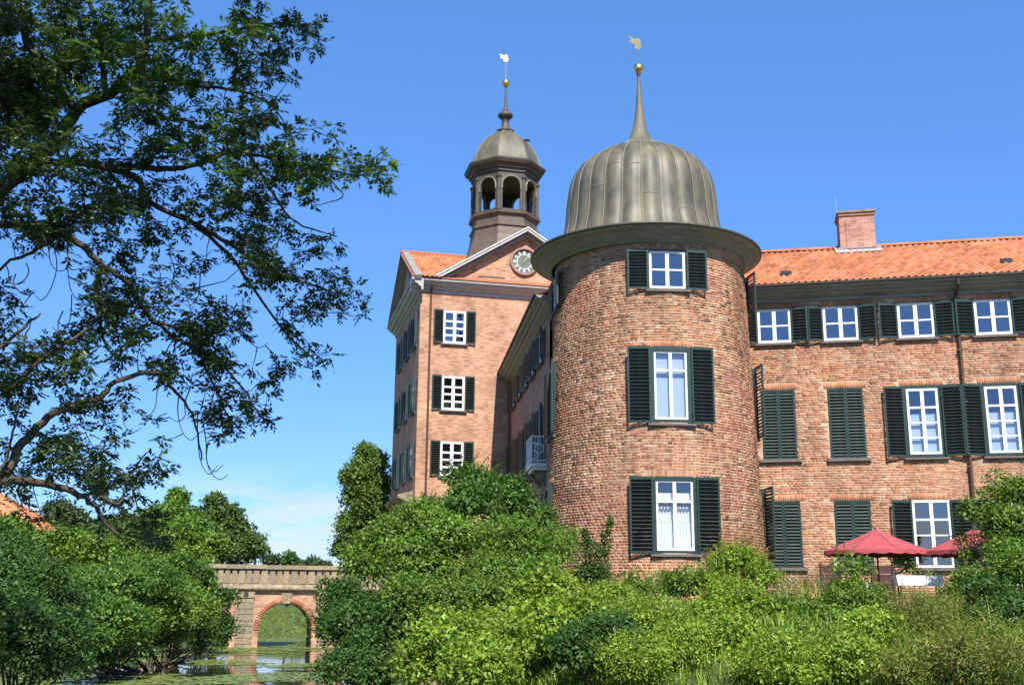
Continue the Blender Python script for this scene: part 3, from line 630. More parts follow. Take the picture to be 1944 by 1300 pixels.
# ------------------------------------------------------------------ gatehouse with pediment, clock and lantern
ga = R(13); gate = empty('clock_gatehouse', (-4.533, 51.6, TZ), ga)
tag(gate, 'tall brick gatehouse with clock pediment and dark octagonal bell lantern', 'building')
GW, GD = 10.5, 9.6
b = MB(); gw = [(1.17, 2.29, 12.5, 14.15), (1.17, 2.29, 9.18, 10.85), (1.17, 2.29, 6.0, 7.63), (8.2, 9.32, 12.5, 14.15)]
holed_wall(b, 0, GW, -.4, zz(15.2), [(a, c, zz(d), zz(e)) for a, c, d, e in gw], .25)
b.build('front_wall', M_GATEB, gate)
for (a, c, d, e) in gw:
    M = T((a+c)/2, 0, zz(d)); make_window(gate, M, c-a, e-d, top=.27, rows=3, fr=.10, bar=.09, depth=.03)
    open_pair(gate, M, c-a, e-d+.02, .48, None, a=6)
# side wall (faces left), built in its own frame: x from back to front
sideM = Matrix.Translation((0, GD, 0)) @ Matrix.Rotation(-math.pi/2, 4, 'Z')
sw = [(x-.5, x+.5, zz(z0), zz(z0+1.65)) for x in (2.6, 5.6, 8.2) for z0 in (12.5, 9.18, 6.0)]
b = MB(); holed_wall(b, 0, GD, -.4, zz(15.2), sw, .25); so_ = b.build('side_wall', M_GATEB, gate); so_.matrix_local = sideM
for (a, c, d, e) in sw:
    M = sideM @ T((a+c)/2, 0, d); make_window(gate, M, c-a, e-d, top=.27, rows=3, fr=.09, bar=.08, depth=.03); open_pair(gate, M, c-a, e-d, .46, None, a=8)
finish_slats(gate)
MB().add([(GW, 0, -.4), (GW, GD, -.4), (GW, GD, zz(15.2)), (GW, 0, zz(15.2)), (0, GD, -.4), (0, GD, zz(15.2))], [(0, 1, 2, 3), (1, 4, 5, 2)]).build('rear_wall', M_GATEB, gate)
# cornice all round the two seen sides
cp = [(.05, 15.0), (-.04, 15.0), (-.05, 15.16), (-.16, 15.18), (-.20, 15.28), (-.36, 15.34), (-.40, 15.46), (-.52, 15.5), (-.54, 15.6), (.05, 15.6)]
MB().prism([(y, zz(z)) for y, z in cp], -.54, GW+.54).build('front_cornice', M_CORNW, gate)
c_ = MB().prism([(y-.002, zz(z)+.001) for y, z in cp], -.3, GD+.538).build('side_cornice', M_CORNW, gate); c_.matrix_local = sideM
gro = zz(15.62); grt = zz(18.5); gm = GD/2
MB().add([(-.5, -.58, gro), (GW+.5, -.58, gro), (GW+.5, gm, grt), (-.5, gm, grt), (-.5, GD+.58, gro), (GW+.5, GD+.58, gro)], [(0, 1, 2, 3), (3, 2, 5, 4)]).build('roof', M_ROOFB, gate)
tile_roof(gate, -.42, GW+.4, -.6, gro+.02, gm, grt+.02, skip=lambda x, t_: abs(x-5.3) < 4.5-t_*.48/.64)
MB().tube([(-.5, gm, grt+.08), (GW+.5, gm, grt+.08)], .12, 8).build('ridge', M_TILE if False else M_ROOFB, gate)
# left gable (pediment) : tympanum, raking cornices, attic opening
sl_ = (grt-gro)/(gm+.58)
MB().add([(-.02, 0, zz(15.6)), (-.02, GD, zz(15.6)), (-.02, gm, zz(15.6)+gm*sl_+.3)], [(0, 2, 1)]).build('side_gable', M_WESTB, gate)
for s in (-1, 1):
    ya = -.66 if s < 0 else GD+.66
    MB().beam((-.24, ya, gro-.02), (-.24, gm, grt+.03), .36, .20).build('raking_cornice', M_CORN, gate)
    MB().beam((-.12, ya+.5*-s, gro-.02), (-.12, gm, grt-.20), .26, .14).build('raking_moulding', M_CORN, gate)
MB().lathe([(0, 0), (.5, 0), (.5, .06), (.62, .06), (.62, 0)], 24).build('gable_oculus', M_CORNW, gate, loc=(-.03, gm, zz(16.9)), rot=(0, -math.pi/2, 0))
# front pediment
pc, ph, ps = 5.3, 4.35, .64
pz = zz(15.6)
MB().add([(pc-ph, -.03, pz), (pc+ph, -.03, pz), (pc, -.03, pz+ph*ps), (pc-ph, 1.0, pz), (pc+ph, 1.0, pz)], [(0, 1, 2)]).build('pediment_wall', M_GATEB, gate)
ap = pz+ph*ps+.18
for s in (-1, 1):
    e = (pc+s*(ph+.28), pz+.02)
    MB().beam((e[0], -.28, e[1]+.02), (pc, -.28, ap), .56, .14).build('raking_cornice', M_CORNW, gate)
    MB().beam((e[0]-s*.2, -.16, e[1]-.06), (pc, -.16, ap-.21), .30, .14).build('raking_moulding', M_CORN, gate)
    MB().beam((e[0]+s*.02, -.30, e[1]+.115), (pc, -.30, ap+.095), .62, .045).build('raking_fillet', M_WHITE, gate)
MB().add([(pc-ph-.3, -.55, pz+.06), (pc, -.55, ap+.06), (pc+ph+.3, -.55, pz+.06), (pc-ph-.3, gm*.2, pz+.06), (pc, gm, ap+.06), (pc+ph+.3, gm*.2, pz+.06)], [(0, 1, 4, 3), (1, 2, 5, 4)]).build('pediment_roof', M_ROOFB, gate)
MB().box(2.9, 4.25, -.06, -.03, zz(16.02), zz(16.08)).build('string_course', M_SILL, gate)
# clock
ckz = zz(16.97); ckx = 5.24
clock = MB().lathe([(0, 0), (.62, 0), (.62, .05)], 40).build('clock', mat('clock_face_grey_green', (.13, .15, .12), .5, vary=.3, scale=4), gate, loc=(ckx, -.06, ckz), rot=(math.pi/2, 0, 0))
MB().lathe([(.62, .0), (.64, .10), (.72, .11), (.76, .03), (.76, 0)], 40).build('clock_surround', mat('reddish_stone_ring', (.34, .20, .15), .8, vary=.3), clock, True)
MB().lathe([(.36, .012), (.37, .02), (.385, .02), (.395, .012)], 40).build('dial_ring', M_WHITE, clock)
for i in range(12):
    a = math.pi/6*i; mk = MB().box(-.03 if i % 3 else -.045, .03 if i % 3 else .045, .42, .57, .006, .02).build('hour_mark', M_WHITE, clock, rot=(0, 0, a))
MB().box(-.018, .018, -.1, .52, .03, .04).build('minute_hand', M_GOLD, clock, rot=(0, 0, -R(50)))
MB().box(-.026, .026, -.08, .33, .045, .055).build('hour_hand', M_GOLD, clock, rot=(0, 0, -R(30)))
# downpipe and portal hood on the gatehouse
MB().tube([(.5, -.42, zz(15.4)), (.5, -.40, zz(15.25)), (.5, -.12, zz(14.95)), (.5, -.1, zz(14.6)), (.5, -.1, -.3)], .05, 8).build('downpipe', M_PIPE, gate)
hd = MB().prism([(0, zz(4.6)), (-.15, zz(4.62)), (-.3, zz(4.8)), (-.7, zz(4.95)), (-.75, zz(5.08)), (0, zz(5.3))], 3.4, 8.9).build('portal_hood', M_STONE, gate); hd.matrix_local = sideM
hd = MB().prism([(0.0, zz(.4)), (-.12, zz(.4)), (-.12, zz(4.6)), (0, zz(4.6))], 3.9, 8.6).build('portal_surround', M_STONE, gate); hd.matrix_local = sideM
# lantern
LC = (5.25, gm, 0)
def octo(prof, off=R(22.5)): return MB().lathe([(r, zz(z)) for r, z in prof], 8, off)
lan = octo([(2.45, 17.9), (2.32, 18.5), (2.12, 19.0), (1.98, 19.5), (1.92, 19.95), (1.93, 20.0), (2.0, 20.02), (2.0, 20.12), (1.92, 20.2), (1.86, 20.22), (1.86, 20.62), (1.93, 20.68), (2.03, 20.72), (2.05, 20.84), (1.9, 20.9), (0, 20.92)]).build('lantern', mat('brown_copper_cladding', (.125, .09, .055), .55, metal=0, color2=(.075, .057, .04), scale=3), gate, loc=LC)
z0, z1 = zz(20.9), zz(23.05); RL = 1.78; fa = RL*math.cos(math.pi/8); fw = RL*math.sin(math.pi/8)
def arch_panel():
    b = MB(); ow = .50; zs_, n = z1-.68, 10
    b.box(-fw, -ow, -.09, .09, z0, z1); b.box(ow, fw, -.09, .09, z0, z1)
    for i in range(n):
        a0, a1 = math.pi*i/n, math.pi*(i+1)/n; xa, xb = -ow*math.cos(a0), -ow*math.cos(a1); za, zb = zs_+ow*math.sin(a0), zs_+ow*math.sin(a1)
        b.add([(xa, -.09, za), (xb, -.09, zb), (xb, -.09, z1), (xa, -.09, z1), (xa, .09, za), (xb, .09, zb), (xb, .09, z1), (xa, .09, z1)], [(0, 1, 2, 3), (7, 6, 5, 4), (0, 4, 5, 1)])
    b.box(-ow-.05, ow+.05, -.13, .10, z0, z0+.08)
    return b.mesh('arch_panel', M_COPPERD)
def arch_mould():
    b = MB(); ow = .53; zs_ = z1-.68
    b.tube([(-ow, -.1, zs_-.25), (-ow, -.1, zs_)]+[(-ow*math.cos(math.pi*i/10), -.1, zs_+ow*math.sin(math.pi*i/10)) for i in range(1, 10)]+[(ow, -.1, zs_), (ow, -.1, zs_-.25)], .045, 5)
    return b.mesh('arch_moulding', M_COPPER2)
apm, amm = arch_panel(), arch_mould(); colm = MB().lathe([(.0, z0), (.15, z0), (.15, z0+.16), (.11, z0+.2), (.10, z1-.3), (.15, z1-.24), (.16, z1-.1), (.0, z1-.1)], 10).mesh('column', M_COPPERD, False)
for i in range(8):
    a = math.pi/4*i
    for me, nm in ((apm, 'arch_panel'), (amm, 'arch_moulding')): link(nm, me, lan, loc=(fa*math.cos(a), fa*math.sin(a), 0), rot=(0, 0, a+math.pi/2))
    a += math.pi/8; link('column', colm, lan, loc=(RL*1.03*math.cos(a), RL*1.03*math.sin(a), 0))
octo([(0, 23.0), (1.86, 23.0), (1.86, 23.14), (1.95, 23.18), (1.95, 23.32), (2.06, 23.36), (2.10, 23.5), (2.26, 23.58), (2.34, 23.72), (2.36, 23.80), (2.2, 23.88), (2.0, 23.95)]).build('lantern_cornice', M_COPPERD, lan)
LD = [(2.06, 23.94), (1.97, 24.15), (1.90, 24.4), (1.80, 24.7), (1.62, 25.05), (1.36, 25.42), (1.02, 25.76), (.66, 26.05), (.44, 26.2)]
octo(spl(LD, 3)).build('lantern_dome', M_COPPER, lan)
MB().lathe([(r, zz(z)) for r, z in [(.44, 26.18), (.52, 26.2), (.52, 26.3), (.36, 26.36), (.25, 26.5), (.21, 26.75), (.22, 26.98), (.30, 27.08), (.42, 27.18), (.44, 27.30), (.36, 27.40), (.24, 27.46), (.2, 27.56), (.11, 27.75), (.07, 28.2), (.045, 29.1)]], 16).build('finial', M_COPPERD, lan, True)
for i in range(8):
    a = math.pi/4*i+R(22.5); MB().tube([(r*1.005*math.cos(a), r*1.005*math.sin(a), zz(z)) for r, z in spl(LD, 2)], .03, 5).build('hip_seam', M_COPPER2, lan)
weathervane(lan, (0, 0, zz(29.3)), 1.75, .23, -.2)
MB().tube([(.95, -.75, zz(25.55)), (1.22, -.86, zz(25.5))], .07, 6).build('hatch_hook', M_IRON, lan)
MB().lathe([(0, zz(22.3)), (.12, zz(22.3)), (.2, zz(22.15)), (.26, zz(21.8)), (.36, zz(21.55)), (.38, zz(21.5)), (0, zz(21.5))], 14).build('bell', M_IRON, lan, True)

# ------------------------------------------------------------------ bridge over the moat
bridge = empty('stone_bridge', (-10.885, 54.5, WZ), ga); tag(bridge, 'old brick and stone arched bridge crossing the moat to the gatehouse', 'bridge')
bzz = lambda z: z-WZ
AR, AS = 1.27, bzz(-1.27)        # arch radius, springing height above water
ACX = (-3.9, 0, 3.9); BX0, BX1, BDP = -6.6, 5.3, 5.0
ztop = bzz(.55)
b = MB(); xs = sorted({BX0, BX1, *[c+AR*math.cos(t) for c in ACX for t in np.linspace(0, math.pi, 25)]})
def under(x):
    for c in ACX:
        if abs(x-c) <= AR+1e-6: return AS+math.sqrt(max(0, AR*AR-(x-c)**2))
    return -.8
for xa, xb in zip(xs[:-1], xs[1:]):
    inside = any(abs((xa+xb)/2-c) < AR for c in ACX); za, zb = (under(xa), under(xb)) if inside else (-.8, -.8)
    b.add([(xa, 0, za), (xb, 0, zb), (xb, 0, ztop), (xa, 0, ztop), (xa, BDP, za), (xb, BDP, zb), (xb, BDP, ztop), (xa, BDP, ztop)], [(0, 1, 2, 3), (7, 6, 5, 4), (0, 4, 5, 1), (3, 2, 6, 7)])
for c in ACX:
    for s in (-1, 1): b.add([(c+s*AR, 0, -.8), (c+s*AR, BDP, -.8), (c+s*AR, BDP, AS), (c+s*AR, 0, AS)], [(0, 1, 2, 3)])
b.build('spandrel_wall', M_BRIDGEB, bridge)
vm = [mesh_np('arch_brick', [(x, y, z) for x in (-.045, .045) for y in (-.035, .1) for z in (AR-.005, AR+.26)], [(0, 1, 3, 2), (4, 6, 7, 5), (0, 4, 5, 1), (2, 3, 7, 6), (0, 2, 6, 4), (1, 5, 7, 3)], M_BRICK, [jit(c)]*6) for c in [(.44, .19, .11), (.40, .16, .09), (.48, .24, .15), (.36, .15, .09)]]
for c in ACX:
    n = 40
    for i in range(n): link('arch_brick', random.choice(vm), bridge, loc=(c, random.uniform(0, .01), AS), rot=(0, math.pi*((i+.5)/n)-math.pi/2, 0))
stone_u = [MB().box(-.5, .5, -.5, .5, -.5, .5).mesh('pier_stone', mat('pier_stone_%s' % k, c, .95, spec=.1, vary=.45, scale=5, bump=.6, bscale=20)) for k, c in (('buff', (.36, .285, .185)), ('grey', (.28, .235, .165)), ('brown', (.32, .235, .15)))]
for c in (-5.85, -1.95, 1.95):
    z = -.3; k = 0
    while z < ztop-.5:
        h = random.uniform(.22, .32); n = 2 if k % 2 else 1; x = c-.40
        for i in range(n):
            w = .80/n; link('pier_stone', random.choice(stone_u), bridge, loc=(x+w*(i+.5), -.02+random.uniform(0, .02), z+h/2), scale=(w-.02, .22, h-.02), rot=(0, 0, random.uniform(-.01, .01)))
        z += h; k += 1
    MB().box(c-.42, c+.42, -.16, .05, z, ztop-.02).build('pier_head', M_STONE, bridge); MB().box(c-.5, c+.5, -.26, .05, -.5, -.02).build('pier_foot', M_STONE, bridge)
    MB().box(c-.10, c+.12, -.165, -.12, z+.03, z+.28).build('niche_shade', M_DARK, bridge)  # flat dark block painted as the shade of a hollow niche
for c in ACX[:2]: MB().add([(c-.16, -.09, AS+AR-.02), (c+.16, -.09, AS+AR-.02), (c+.27, -.09, ztop-.02), (c-.27, -.09, ztop-.02), (c-.16, .05, AS+AR-.02), (c+.16, .05, AS+AR-.02), (c+.27, .05, ztop-.02), (c-.27, .05, ztop-.02)], [(0, 1, 2, 3), (0, 4, 5, 1), (1, 5, 6, 2), (3, 7, 4, 0)]).build('keystone', M_STONE, bridge)
MB().prism([(.1, ztop), (-.10, ztop), (-.24, ztop+.10), (-.24, ztop+.17), (-.10, ztop+.30), (-.06, ztop+.34), (.1, ztop+.34)], BX0, BX1).build('string_course', M_STONE, bridge)
pz0 = ztop+.34; pzh = .72
MB().box(BX0, BX1, .06, .34, pz0, pz0+pzh).build('parapet_core', M_STONE, bridge)
x = BX0; i = 0
while x < BX1-.3:
    w = random.uniform(.26, .38); link('parapet_stone', stone_u[i % 3], bridge, loc=(x+w/2, .01, pz0+pzh/2), scale=(w*.82, .14, pzh-.02-random.uniform(0, .06))); x += w+random.uniform(.02, .06); i += 1
x = BX0
while x < BX1-.3:
    w = random.uniform(.7, 1.1); link('coping_stone', random.choice(stone_u), bridge, loc=(min(x+w/2, BX1-.2), .16, pz0+pzh+.10+random.uniform(-.01, .01)), scale=(w-.015, .62, .20), rot=(0, random.uniform(-.01, .01), 0)); x += w
MB().box(BX0, BX1, .35, BDP-.35, ztop, ztop+.08).build('roadway', M_STONE, bridge); MB().box(BX0, BX1, BDP-.34, BDP-.06, ztop+.02, pz0+pzh).build('rear_parapet', M_STONE, bridge)

# ------------------------------------------------------------------ foliage helpers
def nrmz(a): return a/np.maximum(np.linalg.norm(a, axis=-1, keepdims=True), 1e-9)
def leaf_geo(pos, ax, nr, L, Wd, fold=.18):
    """folded four-point leaves: base, two shoulders, tip"""
    n = len(pos); ax = nrmz(ax); nr = nrmz(nr-ax*np.sum(nr*ax, 1, keepdims=True)); sd_ = np.cross(ax, nr)
    L = np.broadcast_to(L, n)[:, None]; Wd = np.broadcast_to(Wd, n)[:, None]
    mid = pos+ax*L*.42; V = np.stack([pos, mid+sd_*Wd/2+nr*Wd*fold, pos+ax*L-nr*L*.08, mid-sd_*Wd/2+nr*Wd*fold], 1).reshape(-1, 3)
    i = np.arange(n)[:, None]*4; F = np.stack([i+np.array([0, 2, 1]), i+np.array([0, 3, 2])], 1).reshape(-1, 3)
    return V, F
def pal_cols(pal, n, spread=.25):
    w = np.array([p[1] for p in pal], float); c = np.array([p[0] for p in pal]); k = rng.choice(len(pal), n, p=w/w.sum())
    return c[k]*(1+rng.uniform(-spread, spread, (n, 1)))
def rdir(n): return nrmz(rng.normal(size=(n, 3)))
LIGHT = [((.195, .300, .030), 5), ((.235, .325, .034), 4), ((.13, .225, .026), 3), ((.29, .325, .045), 1)]
MID = [((.118, .210, .026), 5), ((.155, .245, .028), 4), ((.070, .138, .022), 3), ((.20, .265, .035), 1)]
DARK = [((.060, .125, .024), 5), ((.080, .150, .026), 4), ((.042, .09, .02), 3)]
OLIVE = [((.165, .21, .036), 5), ((.20, .235, .04), 4), ((.115, .18, .03), 3), ((.33, .23, .07), 1.3)]
DRY = [((.36, .20, .045), 5), ((.28, .18, .045), 4), ((.20, .17, .035), 3)]
GREY = [((.15, .18, .10), 5), ((.18, .20, .13), 3), ((.12, .15, .07), 3)]
def ragged(lobes):
    """every big lobe becomes several smaller ones of uneven size, so no outline is a clean mound"""
    out = []
    for c, r in lobes:
        c = np.array(c, float); r = np.array(r, float)
        if r.min() < .42: out.append((c, r)); continue
        out.append((c, r*.62))
        for k in range(7):
            d = rdir(1)[0]; d[2] = abs(d[2])*.8-.25; q = rng.uniform(.30, .56); out.append((c+d*r*(1.02-q*rng.uniform(.75, 1.15)), r*q))
    return out
def shoots(lobes, leaf, n_per):
    """young shoots that stick out of the crown: leaf positions, axes and the stem lines"""
    P, A, Nn, L, S = [], [], [], [], []
    for c, r in lobes:
        for k in range(n_per):
            d = rdir(1)[0]; d[2] = abs(d[2])+.15; d /= np.linalg.norm(d); p0 = np.array(c)+d*np.array(r)*.75; ln = rng.uniform(.35, .95)*min(1, float(np.min(r))*1.6+.2); g_ = nrmz(d*.7+np.array([0, 0, .75])+rng.normal(size=3)*.3); m = max(5, int(ln/(leaf*.42)))
            pts = [p0+g_*ln*t-np.array([0, 0, 1])*ln*.22*t*t+np.array([g_[0], g_[1], 0])*ln*.25*t*t for t in np.linspace(0, 1, m)]; S.append((pts[0], pts[m//2], pts[-1]))
            for q, p in enumerate(pts):
                for sg in (-1, 1):
                    sdv = nrmz(np.cross(g_, np.array([0, 0, 1.]))+rng.normal(size=3)*.35)*sg; P.append(p); A.append(sdv+g_*.55-np.array([0, 0, .15])); Nn.append(np.array([0, 0, 1.])+rng.normal(size=3)*.35); L.append(leaf*rng.uniform(.7, 1.2)*(1.1-.5*q/m))
    return np.array(P), np.array(A), np.array(Nn), np.array(L), S
def crown_mesh(name, lobes, pal, leaf=.10, dens=1.0, clump=.38, narrow=.62, up=.45, matl=None, shell=.55, extra=None):
    """lobes: list of (centre, (rx,ry,rz)); leaves in clumps spread through every lobe"""
    P, AXs, NR, LL, CC = [], [], [], [], []
    for c, r in lobes:
        c = np.array(c); r = np.array(r, float); area = 4*math.pi*((r[0]*r[1])**1.6/3+(r[0]*r[2])**1.6/3+(r[1]*r[2])**1.6/3)**(1/1.6)
        cl_ = min(clump, r.min()*.8); nc = max(4, int(area/(cl_*cl_*1.5)*dens)); d = rdir(nc); d[:, 2] = np.where(d[:, 2] < -.55, -d[:, 2], d[:, 2])
        rad = shell*.6+(1-shell*.6)*rng.random(nc)**.6; cc = c+d*r*rad[:, None]
        cs = cl_*rng.uniform(.6, 1.5, nc); per = np.maximum(6, (cs*cs/(leaf*leaf)*3.3).astype(int)); tot = per.sum()
        idx = np.repeat(np.arange(nc), per); od = rdir(tot); od[:, 2] = np.where(rng.random(tot) < .62, np.abs(od[:, 2]), od[:, 2]); rr = .45+.55*rng.random(tot)**.5
        pos = cc[idx]+od*cs[idx][:, None]*rr[:, None]*np.array([1, 1, .8])
        nr = od*.75+d[idx]*.25+np.array([0, 0, up*.7])+rng.normal(size=(tot, 3))*.42
        P.append(pos); NR.append(nr); AXs.append(rdir(tot)*.8+od*.5+np.array([0, 0, -.25])); LL.append(leaf*rng.uniform(.65, 1.35, tot)*rng.uniform(.75, 1.3, nc)[idx])
        shade = (1+rng.uniform(-.3, .3, nc))[idx]; CC.append(pal_cols(pal, tot)*shade[:, None])
    if extra is not None and len(extra[0]):
        P.append(extra[0]); AXs.append(extra[1]); NR.append(extra[2]); LL.append(extra[3]); CC.append(pal_cols(pal, len(extra[0]))*1.08)
    P = np.concatenate(P); L = np.concatenate(LL); V, F = leaf_geo(P, np.concatenate(AXs), np.concatenate(NR), L, L*narrow); C = np.repeat(np.concatenate(CC), 2, 0)
    return mesh_np(name, V, F, matl or M_LEAF, C)
def lob(px, py, Y, rpx, ry=None, rz=None):
    r = rpx*Y/2060*1.03; return (at(px, py, Y), (r, (ry or 1)*r*.9, (rz or 1)*r))
NTRI = [0]
def plant(name, label, cat, spec, pal, leaf=.10, dens=1.0, clump=.38, narrow=.62, group=None, up=.45, trunk=.06, base=None, single_trunk=False, shell=.55, matl=None):
    lobes = [lob(*s) for s in spec]; cen = np.mean([l[0] for l in lobes], 0)
    bx, by = base if base else (cen[0], cen[1]); gz = float(ground_z(np.array([bx]), np.array([by]))[0]); gz = max(gz, WZ-.1)
    root = empty(name, (bx, by, gz)); tag(root, label, cat, group)
    rel = [(l[0]-np.array([bx, by, gz]), l[1]) for l in lobes]
    rag = ragged(rel); ex = shoots(rag, leaf, 0 if leaf > .14 else 3)
    me = crown_mesh('crown', rag, pal, leaf, dens*.62, clump, narrow, up, matl, shell, ex); NTRI[0] += len(me.polygons); link('crown', me, root)
    b = MB()
    if single_trunk:
        low = min(rel, key=lambda l: l[0][2]); hi = max(rel, key=lambda l: l[0][2])[0]
        b.tube([(0, 0, -.2), (.02, .02, hi[2]*.4), (hi[0]*.6, hi[1]*.6, hi[2]*.8), tuple(hi)], [trunk*1.3, trunk, trunk*.6, trunk*.2], 8)
        for l in rel: b.tube([(0, 0, max(.3, l[0][2]*.45)), tuple(l[0]*np.array([.5, .5, .75])), tuple(l[0])], [trunk*.6, trunk*.4, trunk*.12], 5)
    else:
        for l in rel:
            for k in range(2):
                e = l[0]+rng.normal(size=3)*np.array(l[1])*.35
                b.tube([(random.uniform(-.15, .15), random.uniform(-.15, .15), -.15), tuple(e*np.array([.55, .55, .5])+rng.normal(size=3)*.1), tuple(e)], [trunk*.6, trunk*.4, trunk*.12], 5)
    for q in ex[4]: b.tube(list(q), [.007, .005, .002], 3)
    o_ = b.build('trunk' if single_trunk else 'stems', M_BARK, root, True)
    if not single_trunk: tag(o_, kind='stuff')
    return root

# ------------------------------------------------------------------ shrubs on the castle bank
BK = 'shrubs growing on the castle bank'
plant('dark_shrub', 'dark broad-leaved shrub topping the bank below the gatehouse windows', 'shrub', [(900, 925, 31, 55), (955, 950, 31, 58), (1010, 985, 31, 52), (1045, 1030, 30.5, 42), (905, 970, 30, 60)], [((.060, .13, .022), 5), ((.085, .165, .025), 3), ((.13, .20, .04), 1)], 0.112, 1.2, group=BK)
plant('hazel_shrub', 'big rounded green shrub in front of the gatehouse base', 'shrub', [(800, 1010, 29, 70), (740, 1045, 29, 66), (860, 1050, 28.5, 85), (690, 1085, 29, 55), (790, 1090, 28, 80), (870, 970, 30, 40)], MID, 0.088, 1.6, group=BK)
plant('hazel_shrub', 'green shrub on the bank directly left of the round tower base', 'shrub', [(960, 1045, 28, 80), (1030, 1065, 28.3, 58), (930, 1110, 27, 80), (1000, 1120, 27, 70), (1062, 1035, 29, 32)], MID, 0.080, 1.2, group=BK)
plant('waterside_shrub', 'dark leafy shrub overhanging the moat right of the bridge', 'shrub', [(655, 1145, 27.5, 52), (632, 1210, 26.5, 40), (690, 1190, 26.5, 70), (700, 1250, 25.5, 72), (645, 1270, 25, 42), (760, 1190, 26, 60), (620, 1290, 24.5, 30), (720, 1290, 24, 50), (640, 1180, 27, 44)], DARK, 0.088, 1.6, group=BK)
plant('bank_shrub', 'mid green shrub halfway down the bank with deep shadows', 'shrub', [(790, 1150, 26, 70), (850, 1165, 25.5, 70), (900, 1150, 26, 60)], MID, 0.080, 1.1, group=BK)
plant('bright_shrub', 'bright yellow-green shrub at the bottom edge left of centre', 'shrub', [(850, 1240, 22, 92), (785, 1275, 21.5, 50), (930, 1225, 22.5, 75), (900, 1290, 20.5, 80)], LIGHT, 0.096, 1.2, group=BK)
plant('bright_shrub', 'bright green shrub in the middle of the bank below the tower', 'shrub', [(1040, 1150, 25, 72), (1010, 1210, 23.5, 80), (1100, 1180, 24, 60)], LIGHT, 0.104, 1.2, group=BK)
plant('upright_shrub', 'slender upright shrub with wispy shoots against the tower brickwork', 'shrub', [(1128, 1105, 30, 36, 1, 1.3), (1120, 1058, 30, 20, 1, 1.6), (1140, 1062, 30, 14, 1, 2.2), (1150, 1030, 30, 8, 1, 3.4), (1158, 1003, 30, 4.5, 1, 5), (1110, 1025, 30, 6, 1, 4)], DARK, 0.064, 1.2, clump=.2, group=BK, trunk=.03)
plant('small_dark_shrub', 'small dark shrub at the bottom edge below the slender upright shrub', 'shrub', [(1150, 1230, 22, 70), (1090, 1250, 21.5, 60)], DARK, 0.083, 1.1, group=BK)  # darker leaf colours than the shrubs around it
plant('bright_shrub', 'yellow-green shrub at the bottom edge below the tower window', 'shrub', [(1240, 1200, 23, 85), (1210, 1265, 21, 70), (1300, 1240, 22, 75), (1160, 1160, 25, 60)], LIGHT, 0.055, 1.2, group=BK)
plant('low_shrub', 'low green shrub touching the foot of the tower under its lowest window', 'shrub', [(1245, 1110, 29, 24), (1290, 1125, 28.5, 40), (1210, 1135, 28, 45), (1330, 1120, 28.5, 32)], MID, 0.074, 1.2, group=BK)
plant('flowering_shrub', 'rounded shrub with rusty orange tips beside the lowest tower window', 'shrub', [(1395, 1085, 28.8, 54), (1360, 1110, 28.5, 42), (1435, 1100, 28.5, 45), (1390, 1150, 27.5, 60)], LIGHT, 0.080, 1.2, group=BK)
plant('dry_grass_tuft', 'rusty orange feathery plumes above the rounded shrub beside the tower', 'plant', [(1378, 1048, 29.2, 15, 1, 1.4), (1410, 1042, 29.2, 16, 1, 1.4), (1440, 1058, 29.2, 14, 1, 1.5), (1350, 1060, 29.2, 10, 1, 1.3)], DRY, .13, 2.6, clump=.2, narrow=.13, trunk=.02)
plant('bank_shrub', 'pale green shrub below the rusty tipped shrub, mid bank', 'shrub', [(1370, 1190, 25, 72), (1440, 1180, 25, 62), (1400, 1245, 22.5, 75)], LIGHT, 0.096, 1.2, group=BK)
plant('lavender_clump', 'grey-green lavender clump at the foot of the wing beside a closed shutter', 'plant', [(1500, 1128, 29, 32), (1545, 1128, 29, 26), (1465, 1135, 28.5, 28)], GREY, .10, 1.1, clump=.24, narrow=.2, trunk=.02)
plant('bank_shrub', 'mid green shrub below the lavender clump on the right bank', 'shrub', [(1500, 1190, 25, 62), (1560, 1200, 24.5, 66), (1530, 1255, 22.5, 70)], MID, 0.088, 1.2, group=BK)
plant('garden_shrub', 'leafy shrub standing in front of the red parasol pole', 'shrub', [(1610, 1130, 28, 42), (1600, 1080, 28.2, 22, 1, 1.5), (1640, 1090, 28.2, 18, 1, 1.4), (1650, 1150, 27, 45), (1585, 1150, 27, 36)], MID, 0.083, 1.1, clump=.26, group=BK)
plant('bright_shrub', 'bright green shrub at the bottom edge right of centre', 'shrub', [(1480, 1270, 20.5, 85), (1590, 1260, 21, 80), (1660, 1220, 23, 70)], LIGHT, 0.060, 1.2, group=BK)
plant('tamarisk_bush', 'olive feathery bush with drooping dry plumes at the right', 'shrub', [(1725, 1175, 24.5, 62), (1800, 1165, 24.5, 58), (1760, 1210, 23, 80)], OLIVE, 0.080, 1.2, clump=.34, narrow=.2, group=BK)
plant('tamarisk_bush', 'olive feathery bush filling the bottom right corner', 'shrub', [(1800, 1270, 20.5, 90), (1900, 1260, 20.5, 90), (1710, 1285, 20.5, 60)], OLIVE, 0.083, 1.2, clump=.34, narrow=.24, group=BK)
plant('pale_leaf_plant', 'pale yellow-green leafy plant beside the red parasol', 'plant', [(1715, 1075, 29.6, 17), (1735, 1082, 29.6, 12)], [((.22, .24, .08), 3), ((.16, .2, .06), 3)], .09, 1.1, clump=.16, trunk=.02)
